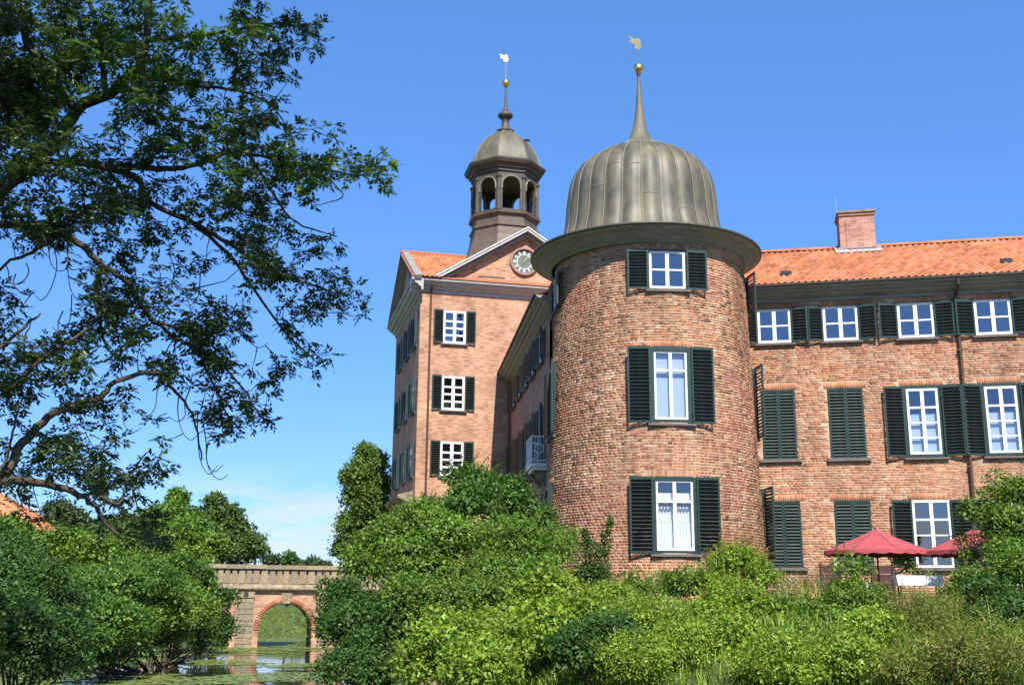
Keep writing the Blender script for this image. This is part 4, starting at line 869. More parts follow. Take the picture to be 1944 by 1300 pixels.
plant('tall_shrub', 'tall loose green shrub at the right edge before the lowest windows', 'shrub', [(1905, 945, 27, 26, 1, 1.6), (1878, 972, 27, 30), (1925, 1000, 26.5, 46), (1918, 1062, 26, 46), (1940, 1090, 25.5, 70), (1840, 975, 27.2, 18), (1850, 1130, 25.5, 56), (1930, 940, 27, 36, 1, 1.3), (1945, 1010, 26.5, 56), (1908, 1015, 26.6, 36)], MID, 0.080, 1.5, clump=.3, group=BK)
plant('climbing_plant', 'thin leafy sprays hanging in front of the half hidden parasol', 'plant', [(1832, 1030, 27.8, 16), (1862, 1028, 27.6, 20), (1880, 1045, 27.5, 22), (1840, 1060, 27.4, 16)], MID, .07, .9, clump=.2, trunk=.03)
plant('dark_shrub', 'dark green shrub below the second parasol near the right edge', 'shrub', [(1870, 1150, 24.5, 62), (1930, 1180, 24, 70), (1850, 1190, 23.8, 50)], DARK, 0.083, 1.15, group=BK)

# feathery drooping plumes over the olive bushes
M_PL = M_GRASSL
def blades(name, roots, h, lean, pal, wd=.012, seg=4, droop=.5):
    n = len(roots); roots = np.asarray(roots, float); az = rng.uniform(0, 2*math.pi, n); hh = h*rng.uniform(.6, 1.2, n); ln = lean*rng.uniform(.3, 1.3, n)*hh
    d = np.stack([np.cos(az), np.sin(az), 0*az], 1); sd_ = np.stack([-np.sin(az), np.cos(az), 0*az], 1); V = []
    for k in range(seg+1):
        t_ = k/seg; p = roots+d*(ln*t_**1.8)[:, None]+np.array([0, 0, 1])*(hh*(t_-droop*.5*t_**3))[:, None]; w = wd*(1-t_*.9)
        V += [p-sd_*w, p+sd_*w]
    V = np.stack(V, 1).reshape(-1, 3); m = 2*(seg+1); i = np.arange(n)[:, None]*m
    F = np.concatenate([i+np.array([2*k, 2*k+1, 2*k+3, 2*k+2]) for k in range(seg)], 1).reshape(-1, 4)
    return mesh_np(name, V, F, M_PL, np.repeat(pal_cols(pal, n), seg, 0))
rt = []
for (px, py, Y, s, n) in ((1800, 1190, 23.5, 45, 260), (1700, 1230, 22.5, 40, 160), (1890, 1270, 21, 50, 200), (1500, 1120, 28.5, 30, 200), (1395, 1075, 28.6, 35, 160), (1560, 1140, 27.5, 30, 120), (1255, 1105, 28.6, 26, 90)):
    c = at(px, py+30, Y); sr = s*Y/2060; rt.append(c+rng.normal(size=(n, 3))*np.array([sr, sr*.6, sr*.4]))
gob = link('tall_grass', blades('tall_grass', np.concatenate(rt), .95, .55, OLIVE+LIGHT, .009)); tag(gob, 'tall dry grass blades standing among the bank shrubs', 'grass', kind='stuff')
# ground cover of the castle bank and the meadow
n = 40000; gxr = rng.uniform(-8, 18, n); gyr = rng.uniform(16, 31, n); gzr = ground_z(gxr, gyr); k = gzr > WZ+.1
cv = np.stack([gxr, gyr, gzr], 1)[k]
gob = link('ground_cover', blades('ground_cover', cv, .5, .6, LIGHT+MID, .016, 3)); tag(gob, 'rough grass and weeds covering the castle bank', 'grass', kind='stuff')
n = 26000; gxr = rng.uniform(-22, -4, n); gyr = rng.uniform(66, 84, n); gzr = ground_z(gxr, gyr); k = gzr > WZ+.02
gob = link('bank_grass', blades('bank_grass', np.stack([gxr, gyr, gzr], 1)[k], .14, .5, [((.16, .24, .035), 4), ((.16, .2, .04), 3), ((.09, .15, .03), 2)], .03, 2)); tag(gob, 'bright green grass on the bank seen through the bridge arch', 'grass', kind='stuff')

# ------------------------------------------------------------------ left bank and background trees
LB = 'shrubs growing along the left moat bank'
plant('shaded_shrub', 'dark shaded shrub filling the lower left corner', 'shrub', [(30, 1130, 24, 90), (50, 1240, 22, 100), (-10, 1060, 25, 70), (100, 1250, 23, 56), (110, 1170, 25, 60), (10, 1190, 22.5, 90)], DARK, 0.076, 1.6, group=LB)  # dark palette paints in the shade of the overhanging ash
plant('leafy_shrub', 'green shrub in front of the orange house roof at left', 'shrub', [(50, 1040, 33, 52), (110, 1050, 33.5, 55), (175, 1055, 34, 52), (20, 1010, 33, 34)], MID, 0.104, 1.6, group=LB)
plant('leafy_shrub', 'sunlit bright green shrub in the middle of the left bank', 'shrub', [(235, 1140, 33, 72), (190, 1190, 30, 66), (290, 1110, 37, 50), (160, 1120, 32, 52), (240, 1200, 32, 50), (150, 1220, 29, 50)], [((.07, .16, .026), 4), ((.10, .19, .03), 4), ((.16, .24, .04), 2)], 0.096, 1.6, group=LB)
plant('leafy_shrub', 'green shrub leaning over the water left of the bridge pier', 'shrub', [(310, 1180, 38, 60), (360, 1160, 42, 55), (255, 1200, 34, 42), (330, 1205, 39, 34)], MID, 0.104, 1.6, group=LB)
plant('leafy_shrub', 'dark green shrub against the bridge hiding its left arch', 'shrub', [(405, 1150, 47, 40), (415, 1195, 47, 36), (370, 1105, 47, 34), (385, 1200, 45, 26), (350, 1080, 47, 26)], DARK, 0.120, 1.6, group=LB)
plant('waterline_shrub', 'low dark leafy growth hanging over the left edge of the moat', 'shrub', [(70, 1275, 25, 44), (130, 1255, 28, 34), (190, 1240, 31, 30), (250, 1228, 35, 26), (310, 1220, 39, 24), (370, 1214, 43, 21), (420, 1206, 47, 20), (150, 1275, 28, 20), (195, 1262, 31, 18), (240, 1252, 34, 17), (285, 1245, 37, 16), (330, 1238, 40, 15), (375, 1231, 43, 14), (420, 1223, 47, 13)], DARK, 0.104, 1.6, group=LB)
plant('leafy_thicket', 'broad green thicket behind the left bank shrubs hiding the bridge end', 'shrub', [(300, 1085, 46, 46), (240, 1085, 44, 46), (360, 1090, 48, 34), (180, 1090, 42, 48), (330, 1135, 46, 44), (120, 1095, 40, 48), (60, 1090, 38, 50), (390, 1115, 49.5, 28), (250, 1140, 42, 50), (5, 1075, 36, 46), (375, 1150, 48, 34)], MID, 0.112, 1.5, group=LB)
BG = 'trees beyond the moat at left'
plant('background_tree', 'rounded dull green tree just right of the orange roof', 'tree', [(115, 985, 66, 38), (150, 1000, 66, 36), (90, 1010, 66, 30)], [((.05, .085, .03), 1), ((.065, .095, .035), 1)], .24, 2.1, clump=.6, group=BG, trunk=.2, single_trunk=True)
plant('background_tree', 'green tree with a pointed top left of centre behind the moat', 'tree', [(338, 952, 72, 20, 1, 1.6), (325, 985, 70, 38), (360, 1005, 70, 36), (290, 1000, 68, 40), (335, 1030, 68, 50), (385, 1040, 70, 40), (300, 1050, 66, 46), (360, 1070, 64, 40)], MID, .24, 2.1, clump=.6, group=BG, trunk=.22, single_trunk=True)
plant('background_tree', 'taller green tree above the bridge parapet at its left end', 'tree', [(408, 958, 82, 24), (425, 985, 82, 34), (395, 1010, 82, 40), (440, 1015, 82, 36), (470, 1040, 82, 34), (420, 1045, 80, 40), (380, 985, 82, 26)], [((.085, .145, .03), 4), ((.11, .17, .036), 3)], .26, 2.1, clump=.6, group=BG, trunk=.25, single_trunk=True)
plant('background_tree', 'low tree sloping down to the bridge parapet', 'tree', [(485, 1050, 88, 26), (450, 1062, 88, 26), (515, 1066, 92, 15)], [((.065, .10, .035), 1), ((.08, .115, .04), 1)], .28, 2.1, clump=.6, group=BG, trunk=.2, single_trunk=True)
plant('background_tree', 'wide tree behind the left bank shrubs below the hanging ash branch', 'tree', [(220, 1020, 58, 52), (265, 1045, 58, 48), (175, 1030, 58, 44)], [((.055, .105, .026), 4), ((.08, .13, .03), 3)], .2, 2.1, clump=.6, group=BG, trunk=.2, single_trunk=True)
plant('distant_tree', 'small distant dark tree on the skyline above the bridge', 'tree', [(549, 1062, 150, 17), (549, 1072, 150, 20)], DARK, .5, 1.1, clump=1.0, trunk=.2, single_trunk=True)
plant('distant_tree', 'small distant light tree right of the dark one above the bridge', 'tree', [(594, 1071, 165, 14), (570, 1078, 165, 14), (620, 1080, 165, 14)], [((.07, .11, .04), 1)], .5, 1.1, clump=1.0, trunk=.2, single_trunk=True)
plant('linden_tree', 'dense conical green tree standing against the gatehouse corner', 'tree', [(697, 860, 66, 22, 1, 1.2), (697, 885, 66, 36), (690, 912, 66, 40), (715, 930, 66, 40), (690, 955, 66, 50), (720, 985, 66, 44), (680, 1000, 66, 46), (690, 1050, 66, 56), (655, 1045, 66, 26)], [((.115, .19, .03), 5), ((.15, .22, .032), 4), ((.07, .13, .024), 3)], .17, 2.2, clump=.5, trunk=.22, single_trunk=True, shell=.7)
# distant wood line
wl_ = []
for i in range(46):
    x = -230+i*9.5; wl_.append(((x, 260+random.uniform(-20, 20), random.uniform(-1, 1.2)), (9, 6, random.uniform(3.2, 5))))
ob = link('distant_wood', crown_mesh('distant_wood', wl_, MID, 1.3, .7, clump=2.6)); tag(ob, 'far-off line of trees on the horizon', 'wood', kind='stuff')

# ------------------------------------------------------------------ duckweed on the moat
n = 90000; xs_ = rng.uniform(-17, 2, n); ys_ = rng.uniform(20, 70, n); d_, s_ = moat_dist(xs_, ys_); keep = []
for x, y, dd in zip(xs_, ys_, d_):
    f = noise.noise(Vector((x*.16, y*.20, 1.7)))+.55*noise.noise(Vector((x*.5, y*.9, 4.2)))+.12*min(0, dd-2.2)*-1*0
    left = (x+10.2)
    if dd < 5.4 and f+(-.10*left if y < 50 else 0)-(.35 if -11.7 < x < -8 and y > 34 else 0) > -.16: keep.append((x, y))
keep = np.array(keep)[:40000]; m_ = len(keep); r_ = rng.uniform(.035, .10, m_); th = np.linspace(0, 2*math.pi, 6, endpoint=False)
V = np.stack([keep[:, 0:1]+r_[:, None]*np.cos(th), keep[:, 1:2]+r_[:, None]*np.sin(th)*.9, np.full((m_, 6), WZ+.006)+rng.uniform(0, .012, (m_, 1))], -1).reshape(-1, 3)
ob = link('duckweed', mesh_np('duckweed', V, np.arange(m_)[:, None]*6+np.arange(6), mat('duckweed_leaf', rough=.5, attr='tint'), pal_cols([((.19, .25, .04), 4), ((.14, .20, .034), 3), ((.25, .28, .07), 1)], m_)))
tag(ob, 'patches of floating green duckweed on the moat', 'duckweed', kind='stuff')

# ------------------------------------------------------------------ house roof beyond the left shrubs
hx, hy = float(at(0, 990, 60)[0])-3.0, 60.0; hz = float(ground_z(np.array([hx]), np.array([hy]))[0]); house = empty('roofed_house', (hx, hy, hz), R(8)); tag(house, 'house with orange hipped roof at the far left edge', 'house')
ez = float(at(70, 1006, 60)[2])-hz; rzz = float(at(-60, 925, 60)[2])-hz+.6
MB().box(-6, 4.9, 0, 8, -.3, ez-.15).build('wall', M_GATEB, house)
hr = MB().add([(-6.5, -.5, ez), (5.4, -.5, ez), (5.4, 8.5, ez), (-6.5, 8.5, ez), (-3, 4, rzz), (.6, 4, rzz)], [(0, 1, 5, 4), (1, 2, 5), (2, 3, 4, 5), (3, 0, 4), (3, 2, 1, 0)]).build('roof', mat('plain_orange_roof_tile', (.56, .20, .085), .8, color2=(.44, .14, .06), scale=3, bump=.5, bscale=14), house)
MB().box(-6.4, 5.3, -.45, -.3, ez-.22, ez-.004).box(5.15, 5.3, -.299, 8.4, ez-.22, ez-.004).build('eaves_board', M_WHITE, house)
for x in (-4, -1, 2.6):
    wv = MB().box(x, x+1, -.04, .02, ez-1.7, ez-.5).build('window', M_DARK, house); MB().box(x-.06, x, -.06, .0, ez-1.76, ez-.44).box(x+1, x+1.06, -.06, 0, ez-1.76, ez-.44).build('frame', M_WHITE, wv)

# ------------------------------------------------------------------ garden terrace: parasols, chairs, planter
M_RED = mat('faded_red_canvas', (.39, .068, .075), .85, vary=.3, scale=5)
M_WOOD = mat('brown_teak', (.13, .07, .04), .6, vary=.3, scale=10)
M_WOODR = mat('dark_red_brown_boards', (.075, .030, .024), .7, vary=.35, scale=6)
def parasol(px, py, Y, rad, label, tilt=0):
    c = at(px, py, Y); gz = float(ground_z(np.array([c[0]]), np.array([c[1]]))[0]); h = c[2]-gz
    root = empty('parasol', (c[0], c[1], gz)); tag(root, label, 'parasol', 'red parasols on the garden terrace')
    rim = h-.62; n = 8; k = 6; b = MB(); vs = [(0, 0, h)]
    for i in range(n*4):
        a = 2*math.pi*i/(n*4); f = abs(math.sin(a*n/2)); 
        for j in range(1, k+1):
            t_ = j/k; r = rad*t_*(1-.05*f*t_); z = h-(h-rim)*(t_**.92)-.05*f*t_*(1-t_)*2; vs.append((r*math.cos(a), r*math.sin(a), z))
    F = []
    for i in range(n*4):
        i2 = (i+1) % (n*4); F.append((0, 1+i*k, 1+i2*k)); F += [(1+i*k+j, 1+i*k+j+1, 1+i2*k+j+1, 1+i2*k+j) for j in range(k-1)]
    b.add(vs, F); can = b.build('canopy', M_RED, root, True)
    v = MB(); m_ = n*8
    for i in range(m_):
        a = 2*math.pi*i/m_; f = abs(math.sin(a*n/2)); r = rad*(1-.05*f); dz = .11+.02*math.sin(i*2.1)
        v.v += [(r*math.cos(a), r*math.sin(a), rim), (r*1.01*math.cos(a), r*1.01*math.sin(a), rim-dz)]
    v.f = [(2*i, (2*i+2) % (2*m_), (2*i+3) % (2*m_), 2*i+1) for i in range(m_)]; v.build('valance', M_RED, can, True)
    MB().lathe([(0, h+.08), (.03, h+.06), (.05, h+.0)], 8).build('finial', M_WOOD, can)
    MB().tube([(0, 0, 0), (0, 0, h)], .025, 8).build('pole', M_WOOD, root)
    for i in range(n):
        a = 2*math.pi*i/n; MB().beam((0, 0, h-.03), (rad*.98*math.cos(a), rad*.98*math.sin(a), rim-.0), .015, .02).build('rib', M_WOOD, root)
        MB().beam((.03*math.cos(a), .03*math.sin(a), rim-.18), (rad*.5*math.cos(a), rad*.5*math.sin(a), h-(h-rim)*.53-.04), .012, .015).build('strut', M_WOOD, root)
    MB().lathe([(0, .0), (.28, 0), (.28, .06), (.06, .09), (.05, .3), (0, .3)], 16).build('base', M_IRON, root)
    return root
parasol(1662, 1003, 30.5, 1.46, 'faded red parasol fully visible in front of the closed shutters')
parasol(1850, 1002, 29.5, 1.40, 'faded red parasol half hidden by the shrub at the right edge')
def g0(x, y): return float(ground_z(np.array([x]), np.array([y]))[0])
def chair(px, Y, rz, label):
    c = at(px, 1100, Y); root = empty('garden_chair', (c[0], c[1], g0(c[0], c[1])), rz); tag(root, label, 'chair', 'white garden chairs on the terrace')
    sl_m = MB().box(-.23, .23, -.02, .02, -.006, .006).mesh('seat_slat', M_WHITE)
    for i in range(6): link('seat_slat', sl_m, root, loc=(0, -.2+i*.075, .45))
    bm_ = MB().box(-.022, .022, -.008, .008, 0, .62).mesh('back_slat', M_WHITE)
    for i in range(5): link('back_slat', bm_, root, loc=(-.18+i*.09, .24, .48), rot=(-.12, 0, 0))
    for sx2 in (-1, 1):
        MB().beam((sx2*.24, -.22, 0), (sx2*.24, -.22, .64), .035, .035, (0, 1, 0)).build('leg', M_WHITE, root)
        MB().beam((sx2*.24, .26, 0), (sx2*.24, .32, 1.14), .035, .035, (0, 1, 0)).build('leg', M_WHITE, root)
        MB().box(sx2*.24-.03, sx2*.24+.03, -.25, .28, .641, .665).build('armrest', M_WHITE, root)
    MB().box(-.222, .222, .298, .325, 1.06, 1.13).build('top_rail', M_WHITE, root)
chair(1618, 29.6, R(190), 'white slatted garden chair below the fully visible red parasol')
chair(1925, 29.0, R(170), 'white slatted garden chair showing through leaves at the right edge')
# dark board screen behind the parasol
for (pa, pb, lab) in ((1558, 1592, 'narrow dark brown board screen left of the parasol pole'), (1655, 1694, 'dark brown board screen just right of the parasol pole')):
    a, b2 = at(pa, 1072, 33), at(pb, 1072, 33); gz = g0(a[0], 33); hh = a[2]-gz; sc_ = empty('board_screen', (a[0], 33, gz)); tag(sc_, lab, 'screen', 'brown board screens on the terrace'); wd = b2[0]-a[0]
    nb = 7; bd = MB().box(0, wd-.04, -.012, .012, 0, hh/nb-.012).mesh('board', M_WOODR)
    for i in range(nb): link('board', bd, sc_, loc=(.02, random.uniform(-.004, .004), i*hh/nb))
    for x in (0, wd): MB().box(x-.035, x+.035, -.05, .05, -.1, hh+.04).build('post', M_WOODR, sc_)
# white plant trough on a stand with spiky plants
c = at(1742, 1092, 29.0); gz = g0(c[0], c[1]); trough = empty('plant_trough', (c[0], c[1], gz)); tag(trough, 'long white plant trough under the lowest open window', 'planter')
hh = c[2]-gz; wd = 1.15
MB().add([(-wd/2, -.14, hh-.26), (wd/2, -.14, hh-.26), (wd/2, .14, hh-.26), (-wd/2, .14, hh-.26), (-wd/2-.05, -.18, hh), (wd/2+.05, -.18, hh), (wd/2+.05, .18, hh), (-wd/2-.05, .18, hh)], [(3, 2, 1, 0), (0, 1, 5, 4), (1, 2, 6, 5), (2, 3, 7, 6), (3, 0, 4, 7)]).build('box', M_WHITE, trough)
MB().box(-wd/2-.04, wd/2+.04, -.17, .17, hh-.05, hh-.03).build('soil', M_DARK, trough)
for sx2 in (-1, 1):
    for sy2 in (-1, 1): MB().box(sx2*(wd/2-.08)-.02, sx2*(wd/2-.08)+.02, sy2*.10-.02, sy2*.10+.02, -.05, hh-.262).build('leg', M_WOODR, trough)
yc = empty('yucca_plant', (c[0]+.38, c[1], gz+hh-.04)); tag(yc, 'small spiky pale plant in the white trough', 'plant')
for i in range(16):
    a = 2*math.pi*i/16+random.uniform(-.1, .1); l = random.uniform(.22, .36); e = random.uniform(.25, 1.1)
    V, F = leaf_geo(np.array([[0, 0, 0.]]), np.array([[math.cos(a)*math.cos(e), math.sin(a)*math.cos(e), math.sin(e)]]), np.array([[0, 0, 1.]]), l, .045)
    link('leaf', mesh_np('leaf', V, F, M_LEAF, [(.22, .26, .10)]*2), yc)

# ------------------------------------------------------------------ the big ash tree reaching in from the left
TRX, TRY = -8.2, 5.2; tz = g0(TRX, TRY); ash = empty('ash_tree', (TRX, TRY, tz)); tag(ash, 'big dark ash tree whose branches hang in from the left', 'tree')
OFF = np.array([TRX, TRY, tz])
br = MB(); SAMP = []
def limb(pts, r0, r1, seg=7, wob=.05):
    """pts: (px,py,Y) or world tuples marked with a fourth item"""
    P = [np.array(p[:3]) if len(p) == 4 else at(*p) for p in pts]; S = spl([tuple(p) for p in P], 5); n_ = len(S)
    S = [np.array(s)+(rng.normal(size=3)*wob*(r0*2.2+.06) if 0 < i < n_-1 else 0) for i, s in enumerate(S)]
    br.tube([s-OFF for s in S], [r0+(r1-r0)*i/(n_-1) for i in range(n_)], seg); SAMP.extend(S)
trunk = MB().tube([Vector(p) for p in ((0, 0, -.4), (.03, .02, 1.2), (.15, .15, 3.5), (.25, .5, 6.0), (.4, 1.0, 8.5), (.7, 1.6, 12))], [.52, .42, .36, .30, .24, .12], 14).build('trunk', M_BARK, ash, True)
TW = lambda h: (TRX+.2, TRY+.3, tz+h, 1)
limb([TW(3.0), (-250, 470, 8.2), (-60, 400, 9.2), (72, 300, 9.8), (144, 210, 10), (240, 152, 10), (276, 80, 10), (285, -20, 10.2)], .10, .030)
limb([(72, 305, 9.7), (200, 316, 9.8), (260, 340, 9.9), (288, 384, 10), (400, 440, 10.2), (500, 505, 10.3), (590, 540, 10.5), (660, 560, 10.6)], .042, .008)
limb([(-80, 420, 9), (60, 430, 9.4), (146, 460, 9.6), (190, 500, 9.7), (241, 537, 9.8), (276, 589, 9.9), (330, 640, 10), (420, 690, 10.2), (490, 780, 10.4)], .042, .008)
limb([(192, 502, 9.7), (184, 550, 9.7), (186, 600, 9.7), (200, 660, 9.8)], .030, .012)
limb([TW(2.0), (-300, 1010, 7.6), (-60, 960, 8.6), (0, 912, 9.0), (26, 873, 9.1), (60, 822, 9.2), (116, 779, 9.3), (181, 757, 9.4), (215, 727, 9.5), (293, 708, 9.7), (327, 736, 9.8), (366, 787, 9.9), (383, 873, 10)], .058, .007)
limb([(0, 912, 9.0), (45, 913, 9.0), (110, 925, 9.1), (170, 950, 9.2), (195, 985, 9.3), (225, 1020, 9.4)], .042, .012)
limb([(190, 940, 9.2), (225, 955, 9.3), (240, 920, 9.4), (262, 880, 9.5), (285, 850, 9.5)], .016, .005)
limb([(20, 740, 9.2), (65, 692, 9.2), (108, 662, 9.3), (155, 632, 9.4), (181, 610, 9.5), (224, 563, 9.6)], .022, .007)
limb([(-60, 690, 8.8), (0, 660, 9), (40, 625, 9), (77, 594, 9.1)], .024, .010)
limb([(0, 652, 9), (40, 650, 9), (72, 650, 9)], .008, .005)
limb([(0, 905, 9), (18, 850, 9), (30, 800, 9), (40, 760, 9.1)], .015, .006)
limb([(45, 690, 9.2), (48, 640, 9.2), (60, 608, 9.2)], .010, .004)
limb([(200, 316, 9.8), (300, 320, 10), (360, 316, 10.1), (440, 288, 10.3), (496, 296, 10.4), (600, 320, 10.6), (700, 330, 10.8), (735, 280, 10.9)], .034, .005)
limb([(276, 80, 10), (350, 70, 10.2), (430, 60, 10.3), (530, 45, 10.5), (605, 70, 10.6)], .03, .006)
limb([(255, 140, 10), (340, 160, 10.2), (430, 170, 10.3), (500, 190, 10.4), (545, 240, 10.5)], .026, .006)
limb([(350, 410, 10.1), (430, 480, 10.3), (490, 560, 10.4), (540, 630, 10.5), (605, 690, 10.6)], .022, .006)
limb([(470, 290, 10.3), (520, 370, 10.5), (560, 420, 10.5), (640, 450, 10.6)], .018, .006)
limb([(600, 320, 10.6), (650, 370, 10.7), (620, 385, 10.7)], .010, .005)
limb([(300, 610, 9.9), (360, 640, 10), (410, 740, 10.2), (440, 810, 10.3)], .018, .006)
limb([(120, 440, 9.5), (60, 480, 9.3), (10, 500, 9.2), (-40, 560, 9)], .022, .008)
limb([(144, 210, 10), (80, 130, 9.8), (40, 40, 9.7), (30, -60, 9.8)], .05, .02)
limb([(200, 170, 10), (190, 80, 10), (170, 0, 10), (160, -80, 10.2)], .035, .015)
# leafless hanging twigs with upturned ends
for (px, py, Y, L_, hk) in ((92, 455, 9.4, 60, 1), (100, 460, 9.4, 110, -1), (128, 470, 9.5, 100, 1), (136, 560, 9.5, 70, -1), (120, 590, 9.4, 70, 1), (375, 780, 10, 120, 1), (385, 800, 10, 95, 1), (360, 740, 9.9, 60, -1), (395, 840, 10, 70, 1), (340, 745, 9.9, 90, 1), (300, 720, 9.7, 70, -1), (415, 760, 10.1, 80, 1), (430, 560, 10.3, 80, 1), (450, 575, 10.3, 70, 1), (380, 520, 10.2, 60, -1), (470, 600, 10.4, 60, 1), (320, 480, 10, 70, 1), (10, 500, 9.2, 40, 1), (30, 520, 9.2, 40, 1), (50, 500, 9.2, 40, -1), (170, 860, 9.4, 60, 1), (230, 760, 9.6, 60, 1)):
    w = random.uniform(-12, 12); limb([(px, py, Y), (px+w, py+L_*.4, Y), (px+w*.3+hk*6, py+L_*.8, Y), (px+hk*22, py+L_, Y), (px+hk*38, py+L_*.86, Y)], .008, .003, 4, 0)
# leaf rosettes: (px, py, rx, ry, rosettes, painted sunlight level)
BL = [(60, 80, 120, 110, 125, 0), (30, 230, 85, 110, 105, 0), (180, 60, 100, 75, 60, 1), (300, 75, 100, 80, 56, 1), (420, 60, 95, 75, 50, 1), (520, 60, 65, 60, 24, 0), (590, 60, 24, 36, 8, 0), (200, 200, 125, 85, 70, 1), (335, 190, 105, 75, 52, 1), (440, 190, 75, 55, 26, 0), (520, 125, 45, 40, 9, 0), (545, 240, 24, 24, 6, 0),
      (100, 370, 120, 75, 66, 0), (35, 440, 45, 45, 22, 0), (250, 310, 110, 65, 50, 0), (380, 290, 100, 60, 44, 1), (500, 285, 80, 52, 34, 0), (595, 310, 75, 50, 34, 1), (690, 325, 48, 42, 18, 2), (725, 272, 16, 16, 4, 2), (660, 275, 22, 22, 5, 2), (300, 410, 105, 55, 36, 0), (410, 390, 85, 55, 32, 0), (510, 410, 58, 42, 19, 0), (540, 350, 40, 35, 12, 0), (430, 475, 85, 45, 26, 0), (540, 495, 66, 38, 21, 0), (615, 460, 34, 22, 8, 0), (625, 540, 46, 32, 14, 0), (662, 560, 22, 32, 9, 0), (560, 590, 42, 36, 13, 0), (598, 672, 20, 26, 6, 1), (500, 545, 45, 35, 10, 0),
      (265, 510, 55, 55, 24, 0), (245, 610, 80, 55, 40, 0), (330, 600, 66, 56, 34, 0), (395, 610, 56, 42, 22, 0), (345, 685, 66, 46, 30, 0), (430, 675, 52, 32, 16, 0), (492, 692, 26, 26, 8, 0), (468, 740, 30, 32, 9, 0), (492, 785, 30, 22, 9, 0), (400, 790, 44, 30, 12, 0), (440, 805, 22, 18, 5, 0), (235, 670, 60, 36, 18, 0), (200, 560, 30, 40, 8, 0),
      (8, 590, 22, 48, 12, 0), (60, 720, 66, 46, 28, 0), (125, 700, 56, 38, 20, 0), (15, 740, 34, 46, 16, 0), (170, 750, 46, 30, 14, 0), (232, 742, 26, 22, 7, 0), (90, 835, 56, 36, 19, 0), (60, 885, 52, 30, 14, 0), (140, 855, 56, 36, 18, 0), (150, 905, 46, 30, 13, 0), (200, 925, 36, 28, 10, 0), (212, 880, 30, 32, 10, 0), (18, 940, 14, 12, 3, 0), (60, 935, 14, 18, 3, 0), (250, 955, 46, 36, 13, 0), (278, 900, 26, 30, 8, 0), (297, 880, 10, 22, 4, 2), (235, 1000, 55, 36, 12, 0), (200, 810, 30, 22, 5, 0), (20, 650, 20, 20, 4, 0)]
RC, RB = [], []
for (px, py, rx, ry, n_, br_) in BL:
    dense = px < 160 and py < 420
    n_ = int(n_*(1.5 if dense else .92)); nsub = max(2, n_//5); sub = []
    for i in range(nsub):
        a = rng.uniform(0, 2*math.pi); q = math.sqrt(rng.random()); sub.append(at(px+rx*q*math.cos(a), py+ry*q*math.sin(a), 9.3+1.5*(px/740)+rng.normal()*.5))
    for i in range(n_):
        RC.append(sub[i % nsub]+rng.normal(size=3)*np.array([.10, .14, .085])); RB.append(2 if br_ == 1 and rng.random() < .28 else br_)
RC = np.array(RC); RB = np.array(RB); SAM = np.array(SAMP)
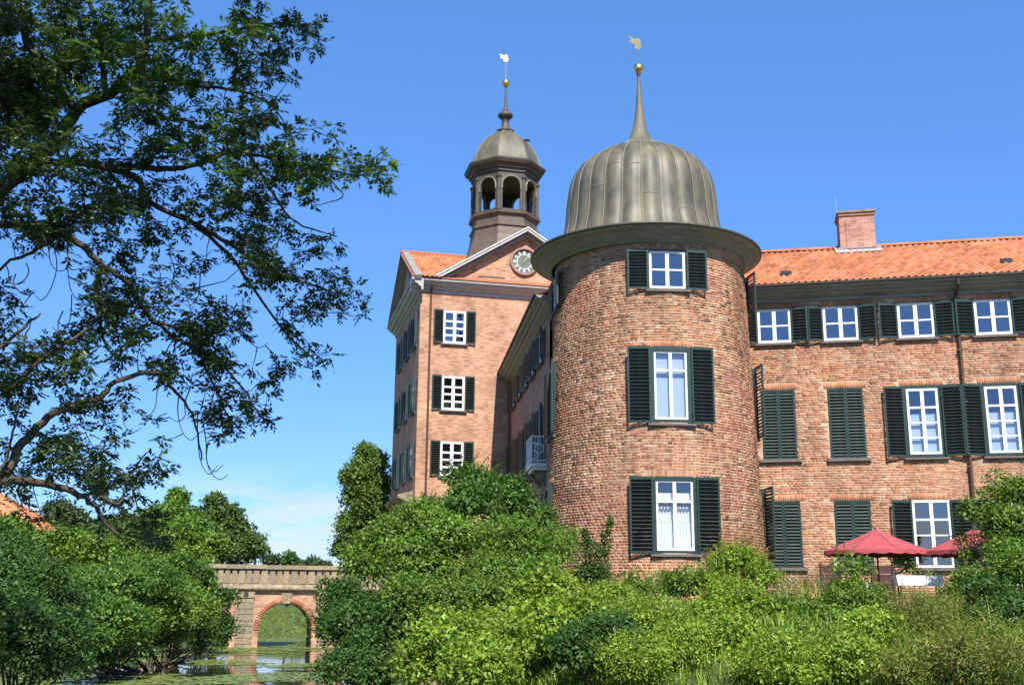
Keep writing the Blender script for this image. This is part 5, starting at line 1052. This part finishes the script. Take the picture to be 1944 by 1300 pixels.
# twigs: every rosette grows from the nearest branch or from a rosette placed before it
d0 = np.array([np.min(np.sum((SAM-c)**2, 1)) for c in RC]); nodes = np.concatenate([SAM, np.zeros((len(RC), 3))]); nn_ = len(SAM)
for q in np.argsort(d0):
    c = RC[q]; d2 = np.sum((nodes[:nn_]-c)**2, 1); s = nodes[int(np.argmin(d2))]; L_ = math.sqrt(d2.min()); nodes[nn_] = c; nn_ += 1
    if L_ > .03: br.tube([s-OFF, (s*.5+c*.5)+np.array([0, 0, -.10*L_])+rng.normal(size=3)*.06*L_-OFF, c-OFF], [.006+.004*min(L_, 1.5), .005, .003], 3)
def rosettes(RC, bright, nleaf, llen, lw, rach, pals):
    n = len(RC); R_ = np.repeat(RC, nleaf, 0); Bq = np.repeat(bright, nleaf); m = len(R_)
    rd = rdir(m); rd[:, 2] = rd[:, 2]*.7-.04; rd = nrmz(rd); side = nrmz(np.cross(rd, np.array([0, 0, 1.])+rng.normal(size=(m, 3))*.25)); upv = np.cross(side, rd)
    P, A, NN, LL, CC = [], [], [], [], []
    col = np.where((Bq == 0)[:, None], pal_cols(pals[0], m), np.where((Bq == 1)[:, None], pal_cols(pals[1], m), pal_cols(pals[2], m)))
    for (t_, sg) in ((.35, 1), (.35, -1), (.6, 1), (.6, -1), (.85, 1), (.85, -1), (1.0, 0)):
        rl = rach*rng.uniform(.8, 1.2, (m, 1)); P.append(R_+rd*rl*t_-np.array([0, 0, 1])*rl*.15*t_*t_); A.append(rd*(.75 if sg else 1)+side*sg*.8-np.array([0, 0, .12])+rng.normal(size=(m, 3))*.16)
        NN.append(upv+rng.normal(size=(m, 3))*.35); LL.append(llen*rng.uniform(.75, 1.25, m)); CC.append(col*(1+rng.uniform(-.15, .15, (m, 1))))
    L = np.concatenate(LL); V, F = leaf_geo(np.concatenate(P)-OFF, np.concatenate(A), np.concatenate(NN), L, L*lw); return V, F, np.repeat(np.concatenate(CC), 2, 0)
ASHP = [[((.046, .080, .025), 5), ((.062, .105, .028), 3), ((.034, .06, .024), 2)], [((.060, .115, .024), 5), ((.085, .155, .026), 3), ((.04, .075, .02), 3)], [((.12, .22, .03), 4), ((.085, .16, .026), 3)]]  # leaf colours for shaded, partly lit and sunlit rosettes, light painted in
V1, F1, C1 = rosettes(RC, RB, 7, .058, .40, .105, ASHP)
# unseen rest of the crown, placed to shade the branches in view
H = []
while len(H) < 900:
    p = np.array([TRX+rng.uniform(-8, 9.5), TRY+rng.uniform(-7, 9), rng.uniform(3.2, 13)]); q = (p-np.array([TRX+.8, TRY+1.5, 8.0]))/np.array([8.5, 7.5, 5.2])
    if not .25 < q@q < 1: continue
    w = p[1]*math.cos(PITCH)+p[2]*math.sin(PITCH)
    if w > .3:
        v_ = (-p[1]*math.sin(PITCH)+p[2]*math.cos(PITCH))/w*FOC; u_ = p[0]/w*FOC
        if v_ < 690+1500/w and u_ > -1010-1500/w: continue        # kept out of the camera's view
    H.append(p)
H = np.array(H); V2, F2, C2 = rosettes(H, np.zeros(len(H), int), 5, .21, .42, .34, ASHP)
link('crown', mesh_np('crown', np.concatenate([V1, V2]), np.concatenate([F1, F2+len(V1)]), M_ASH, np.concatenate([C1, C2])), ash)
top = np.array([TRX+.6, TRY+1.3, tz+9.5])
for i in range(0, len(H), 30):
    s = np.array([TRX+.3, TRY+.7, tz+6.0])*rng.uniform(.3, .7)+top*.5; s = np.array([TRX+.35, TRY+.8, tz+rng.uniform(4.5, 10)]); e = H[i]
    br.tube([s-OFF, (s+e)/2+rng.normal(size=3)*.2-OFF, e-OFF], [.08, .045, .012], 6)
br.build('branches', M_BARK, ash, True)
